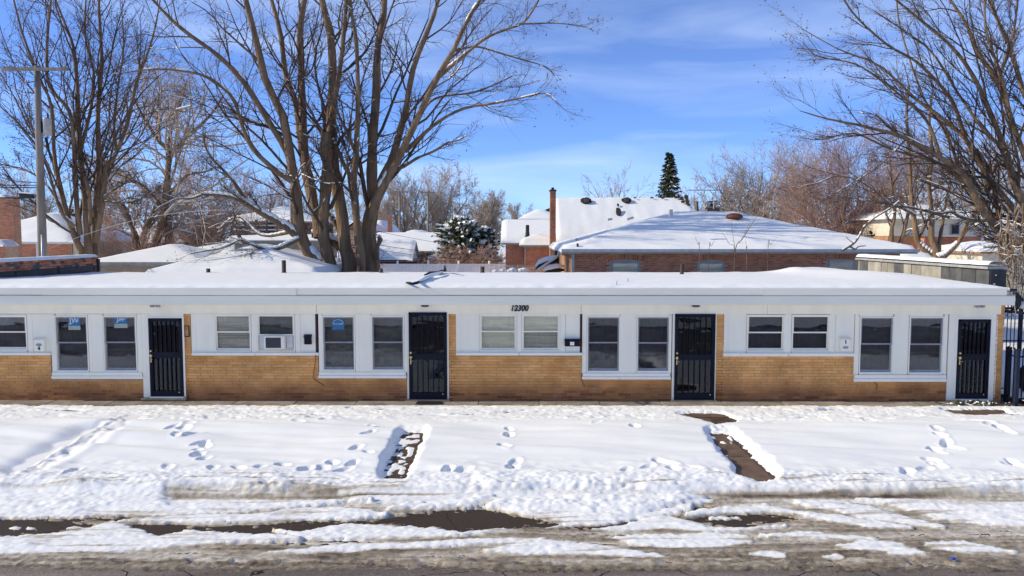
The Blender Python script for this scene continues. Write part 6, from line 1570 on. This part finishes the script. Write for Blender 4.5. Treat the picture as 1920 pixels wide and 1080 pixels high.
S.append(L([(1993, 545), (1935, 480), (1905, 470), (1885, 440), (1870, 395), (1860, 330), (1830, 280)], 7, 4, YR + .6, 0))
S.append(L([(1993, 605), (1960, 540), (1925, 490), (1890, 455), (1860, 440)], 8, 3, YR - .6, -.5))
lv = [dict(per=12, lr=.27, ang=.50, up=.02, n=8, tmin=.12, rr=.5, wob=.11, sides=4, lmin=.3, drift=np.array([-.02, 0, .0])),
      dict(per=8, lr=.48, ang=.55, up=.02, n=5, tmin=.2, rr=.62, wob=.15, lmin=.12, drift=np.array([-.03, 0, .0])),
      dict(per=7, lr=.5, ang=.65, up=.02, n=4, tmin=.2, rr=.7, wob=.2, lmin=.06)]
make_tree('shade_tree', 'dense bare tree leaning in from the right edge, its branches sweeping up to the left', (at(1990, 560, YR).x, YR, 0), S, lv, 14, snow=.4, limb_scale=.82, nleaf=5000, leafsize=.045)
# hanging vines at the right edge
S = []; rr = random.Random(9)
for k in range(26):
    x = rr.uniform(1872, 1925); y0 = rr.uniform(380, 470); n = 7; pts = []
    for i in range(n): pts.append((x + rr.uniform(-5, 5), y0 + (rr.uniform(110, 170)) * i / (n - 1)))
    S.append(L(pts, rr.uniform(.8, 2.4), .6, 9.6 + rr.uniform(-.6, .8), rr.uniform(-.4, .4)))
lv = [dict(per=7, lr=.22, ang=.9, up=-.06, n=5, tmin=.1, rr=.7, wob=.25, lmin=.06), dict(per=3, lr=.4, ang=.8, up=-.03, n=3, tmin=.1, rr=.7, wob=.2, lmin=.03)]
make_tree('hanging_vine', 'tangle of brown vine stems hanging at the right edge beside the roof end', (at(1900, 520, 9.6).x, 9.6, 0), S, lv, 15, 'twig_far', 'bark', snow=.6, nleaf=260, leafsize=.04)['category'] = 'vine'
# ---- snow-plastered tree behind the right parapet
Y5 = 22.0
def F5(px): return Vector((at(px, 490, Y5).x, Y5, 0))
S = []
S.append(L([(1757, 492), (1754, 464), (1746, 443), (1748, 404), (1742, 350), (1748, 290), (1742, 230), (1746, 180)], 8, 2, Y5, 0, foot=F5(1758)))
S.append(L([(1758, 486), (1770, 481), (1785, 467), (1800, 449), (1813, 419), (1830, 393), (1850, 345), (1870, 300)], 7, 2, Y5 - .2, -.6))
S.append(L([(1756, 484), (1745, 477), (1732, 467), (1720, 449), (1714, 412), (1709, 382), (1706, 300), (1700, 220), (1704, 160)], 8.5, 2.5, Y5 + .2, .6))
S.append(L([(1760, 470), (1763, 440), (1767, 416), (1772, 382), (1782, 340), (1796, 300)], 4.6, 1.6, Y5, .6))
S.append(L([(1716, 405), (1700, 395), (1685, 388), (1672, 378)], 3.5, 2, Y5, -.4))
S.append(L([(1672, 462), (1672, 430), (1678, 400), (1672, 350), (1668, 300)], 5, 2, Y5 + 5, 0, foot=Vector((at(1672, 462, Y5 + 5).x, Y5 + 5, 0)))); S.append(L([(1688, 464), (1694, 440), (1702, 405), (1708, 380)], 4.4, 3, Y5 + 5, 0, foot=Vector((at(1686, 462, Y5 + 5).x, Y5 + 5, 0))))
lv = [dict(per=7, lr=.30, ang=.7, up=.03, n=6, tmin=.35, rr=.5, wob=.15, sides=4, lmin=.2), dict(per=5, lr=.5, ang=.7, up=.0, n=5, tmin=.2, rr=.62, wob=.2, lmin=.1), dict(per=4, lr=.5, ang=.8, up=.0, n=3, tmin=.2, rr=.8, wob=.2, lmin=.06)]
make_tree('bare_tree', 'forked tree with snow-plastered trunks standing behind the right end parapet', (at(1757, 492, Y5).x, Y5, 0), S, lv, 16, snow=1.0, nleaf=500, leafsize=.05, snowthick=1.15)
# twigs growing up against the brick house
S = []
for base, tips in (((1378, 478), ((1352, 432), (1371, 418), (1404, 420), (1423, 399), (1415, 410))), ((1312, 470), ((1304, 444),)), ((1330, 470), ((1340, 452),)), ((1400, 478), ((1398, 452),)), ((1440, 465), ((1450, 452),))):
    for tx_, ty in tips: S.append(L([base, ((base[0] * .6 + tx_ * .4), base[1] * .55 + ty * .45), (tx_, ty)], 0.5, .3, 8.9, -.2, foot=Vector((at(base[0], base[1], 8.9).x, 8.9, 0))))
make_tree('sapling', 'thin bare shoots sprouting in front of the red brick house wall', (at(1378, 478, 8.9).x, 8.9, 0), S, [dict(per=2, lr=.12, ang=.5, up=.05, n=3, tmin=.5, rr=.5, wob=.1)], 17, snow=0)['category'] = 'sapling'
S = [L([(1579, 470), (1602, 455), (1612, 440), (1620, 425), (1640, 408), (1672, 388), (1690, 372)], 2.6, 1.4, 8.6, .6), L([(1600, 456), (1592, 450), (1586, 444)], 1, .5, 8.6, 0), L([(1595, 463), (1603, 467), (1610, 462), (1622, 461)], 2, 1, 8.6, 0)]
make_tree('fallen_limb', 'dark slanting limb lying on the brick house eave with a snow clump', tuple(at(1579, 470, 8.6)), S, [dict(per=2, lr=.15, ang=.5, up=.05, n=4, tmin=.5, rr=.5, wob=.1)], 18, snow=.5)['category'] = 'branch'
# ---- background bare trees grown from nothing but a trunk
def grown(name, label, px, Y, top_py, spread, seed, twig='twig_far', dens=(9, 8, 7), group=None, stems=3, snow=.35, foot_py=None, rpx=3, fan=.45, tip=.8, up=.06, nleaf=0):
    rs_ = random.Random(seed); s = (Y - CY) / FPX; x0_ = at(px, 440, Y).x; ht = Zp(top_py, Y); S = []
    dens = tuple(max(3, int(round(d * g))) for d, g in zip(dens, (1.3, 1.1, .95)))
    for k in range(stems):
        a = (k - (stems - 1) / 2) / max(stems - 1, 1) * fan * 2 + rs_.uniform(-.08, .08); dy = rs_.uniform(-.6, .6)
        pts, rad = [], []
        hh = ht * rs_.uniform(.86, 1.04) * (1 - .25 * abs(a))
        for i in range(7):
            f = i / 6; xx = x0_ + hh * a * f ** 1.3 + rs_.uniform(-.02, .02) * hh; pts.append(Vector((xx, Y + dy * f * 3, hh * f))); rad.append(rpx * s * (1 - .85 * f))
        S.append((pts, rad))
    lv = [dict(per=dens[0], lr=.40 * spread, ang=.62, up=up, n=6, tmin=.15, rr=.6, wob=.14, sides=3, lmin=.3, rk=.04), dict(per=dens[1], lr=.5, ang=.66, up=up * .6, n=4, tmin=.1, rr=.75, wob=.18, lmin=.2, rk=.05), dict(per=dens[2], lr=.52, ang=.75, up=.02, n=3, tmin=.1, rr=.85, wob=.2, lmin=.12, rk=.06)]
    for q in lv: q['rmin'] = .22 * s
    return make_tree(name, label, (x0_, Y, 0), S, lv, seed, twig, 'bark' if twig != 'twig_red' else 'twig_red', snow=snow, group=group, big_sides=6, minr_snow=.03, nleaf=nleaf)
BG = 'bare trees along the far streets'
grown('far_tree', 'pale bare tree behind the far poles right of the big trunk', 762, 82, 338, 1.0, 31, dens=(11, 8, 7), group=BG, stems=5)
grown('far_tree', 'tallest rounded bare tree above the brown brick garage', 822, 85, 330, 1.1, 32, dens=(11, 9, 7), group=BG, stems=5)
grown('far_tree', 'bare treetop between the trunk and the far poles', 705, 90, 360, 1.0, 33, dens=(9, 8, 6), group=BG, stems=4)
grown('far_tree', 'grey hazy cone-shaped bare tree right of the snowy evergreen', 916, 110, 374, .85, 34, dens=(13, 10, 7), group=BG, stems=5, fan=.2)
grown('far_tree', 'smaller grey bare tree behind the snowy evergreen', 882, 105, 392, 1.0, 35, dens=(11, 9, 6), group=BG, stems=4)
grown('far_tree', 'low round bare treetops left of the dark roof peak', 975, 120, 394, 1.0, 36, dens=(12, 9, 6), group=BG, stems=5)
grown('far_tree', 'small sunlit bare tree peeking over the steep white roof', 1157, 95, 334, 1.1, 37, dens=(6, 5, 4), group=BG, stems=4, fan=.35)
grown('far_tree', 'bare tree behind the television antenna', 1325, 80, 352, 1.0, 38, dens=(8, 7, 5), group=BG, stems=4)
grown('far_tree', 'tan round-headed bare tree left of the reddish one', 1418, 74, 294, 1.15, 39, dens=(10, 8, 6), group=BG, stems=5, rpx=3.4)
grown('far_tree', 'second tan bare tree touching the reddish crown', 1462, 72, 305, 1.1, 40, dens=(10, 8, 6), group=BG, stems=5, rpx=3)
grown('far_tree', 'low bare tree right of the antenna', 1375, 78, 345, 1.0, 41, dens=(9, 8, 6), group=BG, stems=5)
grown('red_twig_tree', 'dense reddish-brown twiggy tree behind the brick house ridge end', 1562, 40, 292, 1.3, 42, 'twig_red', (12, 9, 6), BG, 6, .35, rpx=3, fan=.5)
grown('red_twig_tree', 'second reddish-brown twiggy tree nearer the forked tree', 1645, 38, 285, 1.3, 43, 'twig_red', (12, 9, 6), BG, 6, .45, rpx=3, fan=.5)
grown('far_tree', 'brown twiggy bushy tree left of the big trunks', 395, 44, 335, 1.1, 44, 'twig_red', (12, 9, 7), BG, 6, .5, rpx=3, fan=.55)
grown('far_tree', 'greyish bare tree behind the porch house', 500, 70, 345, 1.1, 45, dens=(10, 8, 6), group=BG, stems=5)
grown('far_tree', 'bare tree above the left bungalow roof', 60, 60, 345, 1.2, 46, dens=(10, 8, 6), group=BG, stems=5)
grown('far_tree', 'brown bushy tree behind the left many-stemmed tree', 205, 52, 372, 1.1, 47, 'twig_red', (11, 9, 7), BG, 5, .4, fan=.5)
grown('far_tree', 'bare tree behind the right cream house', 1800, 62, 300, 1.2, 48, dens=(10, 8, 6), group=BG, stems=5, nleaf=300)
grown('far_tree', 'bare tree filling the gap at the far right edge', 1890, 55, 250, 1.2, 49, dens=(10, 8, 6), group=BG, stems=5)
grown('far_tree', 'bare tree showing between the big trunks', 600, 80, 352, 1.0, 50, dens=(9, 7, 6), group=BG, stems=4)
grown('hedge_shrub', 'low reddish snowy shrubs under the evergreen behind the white fence', 878, 41, 464, 1.3, 51, 'twig_red', (10, 7, 5), None, 8, .9, rpx=2, fan=1.6)['category'] = 'shrub'
grown('hedge_shrub', 'wide snowy brown thicket behind the hip garage at the left', 235, 30, 425, 1.3, 53, 'twig_red', (10, 7, 5), None, 9, .9, rpx=2, fan=2.4)['category'] = 'shrub'
grown('hedge_shrub', 'snowy brown thicket between the leaning trunks and porch house', 395, 30, 400, 1.3, 54, 'twig_red', (10, 7, 5), None, 8, .9, rpx=2, fan=1.5)['category'] = 'shrub'
grown('hedge_shrub', 'small snowy twig clump at the foot of the big tree', 632, 15, 486, 1.2, 52, 'twig', (8, 6, 5), None, 7, 1.0, rpx=1.2, fan=.5)['category'] = 'shrub'
# ---- evergreens
def evergreen(name, label, px, Y, top_py, bot_py, halfw_px, seed, nb, snow, rough_shape=False):
    rs = np.random.RandomState(seed); s = (Y - CY) / FPX; x0_ = at(px, 440, Y).x; zt, zb = Zp(top_py, Y), max(.2, Zp(bot_py, Y)); hw = halfw_px * s
    t = thing(name, label, 'evergreen tree', (x0_, Y, 0))
    MB().tube([(x0_, Y, 0), (x0_, Y, zt - .2)], [.22, .04], 8).build('trunk', M['bark'], t, True)
    f = rs.rand(nb) ** (.8 if not rough_shape else 1.0); a = rs.rand(nb) * 2 * np.pi
    if not rough_shape: f = np.clip(np.floor(f * 19) / 19 + rs.normal(size=nb) * .018, 0, 1)
    z = zb + (zt - zb) * f
    if rough_shape: reach = hw * np.sqrt(np.clip(1 - (f * .95) ** 2.2, .02, 1)) * (.45 + .6 * rs.rand(nb)) * (1 + .22 * np.sin(a * 3) + .22 * np.sin(f * 11 + a * 2))
    else: reach = hw * (1.03 - f) ** .85 * (.55 + .55 * rs.rand(nb)) + .1
    n = 5; u = np.linspace(0, 1, n)[None]
    drop = (.28 if not rough_shape else .15)
    P = np.stack([x0_ + np.cos(a)[:, None] * reach[:, None] * u, Y + np.sin(a)[:, None] * reach[:, None] * u, z[:, None] - (drop * (.4 + 1.5 * rs.rand(nb)))[:, None] * reach[:, None] * u ** 1.5 + (.12 if rough_shape else .1) * reach[:, None] * u ** 4], -1)
    br = tubes_np(P, np.full((nb, n), .03) * np.linspace(1, .4, n)[None], 3)
    V, F = br; mesh_np('bough', V, F, M['bark'], t)
    # needle sprays: bent blades along every bough
    per = 26; idx = np.repeat(np.arange(nb), per); w = .15 + .85 * rs.rand(nb * per); k = np.minimum((w * (n - 1)).astype(int), n - 2); g = (w * (n - 1) - k)[:, None]
    c = P[idx, k] * (1 - g) + P[idx, k + 1] * g
    d = P[idx, k + 1] - P[idx, k]; d /= np.linalg.norm(d, axis=-1, keepdims=True)
    sd = np.cross(d, [0, 0, 1.]); sgn = np.where(rs.rand(len(idx)) < .5, -1, 1)[:, None]
    sz = (.20 + .22 * rs.rand(len(idx)))[:, None] * (1.0 if rough_shape else .85)
    e = d * .6 + sd * sgn * .7 + rs.normal(size=d.shape) * .22; e[:, 2] -= .15
    e /= np.linalg.norm(e, axis=-1, keepdims=True); wv = np.cross(e, rs.normal(size=e.shape)); wv /= np.linalg.norm(wv, axis=-1, keepdims=True)
    V = np.stack([c, c + e * sz * .5 + wv * sz * .24, c + e * sz, c + e * sz * .5 - wv * sz * .24], 1).reshape(-1, 3)
    mesh_np('needles', V, np.arange(len(V)).reshape(-1, 4), M['needle'], t)['kind'] = 'stuff'
    if snow:
        m = rs.rand(nb) < snow; Q = P[m] + np.array([0, 0, .09]); lo = Q[:, 2:] if rough_shape else Q[:, 1:]
        V, F = tubes_np(lo + rs.normal(size=lo.shape) * (.09 if rough_shape else .04), np.full(lo.shape[:2], .12 if rough_shape else .07) * np.array([.7, 1.4, .7, .6])[None, :lo.shape[1]] * (.4 + 1.1 * rs.rand(len(lo), 1)), 5); mesh_np('branch_snow', V, F, M['snow'], t, True)['kind'] = 'stuff'
    return t
evergreen('snowy_evergreen', 'dark evergreen loaded with snow behind the white fence', 866, 46, 408, 500, 58, 61, 560, .62, True)
evergreen('snowy_evergreen', 'lower right spreading part of snowy evergreens beside the brick house', 908, 47, 428, 500, 30, 62, 240, .62, True)
evergreen('tall_spruce', 'tall dark spruce standing above the steep white roof', 1253, 74, 284, 412, 34, 63, 460, .2)
evergreen('dark_conifer', 'dark rounded conifer behind the pole and left tree', 128, 48, 392, 470, 30, 64, 260, .12, True)
evergreen('dark_conifer', 'small dark conifer tucked behind the forked tree and cream house', 1655, 36, 425, 480, 22, 65, 200, .1, True)
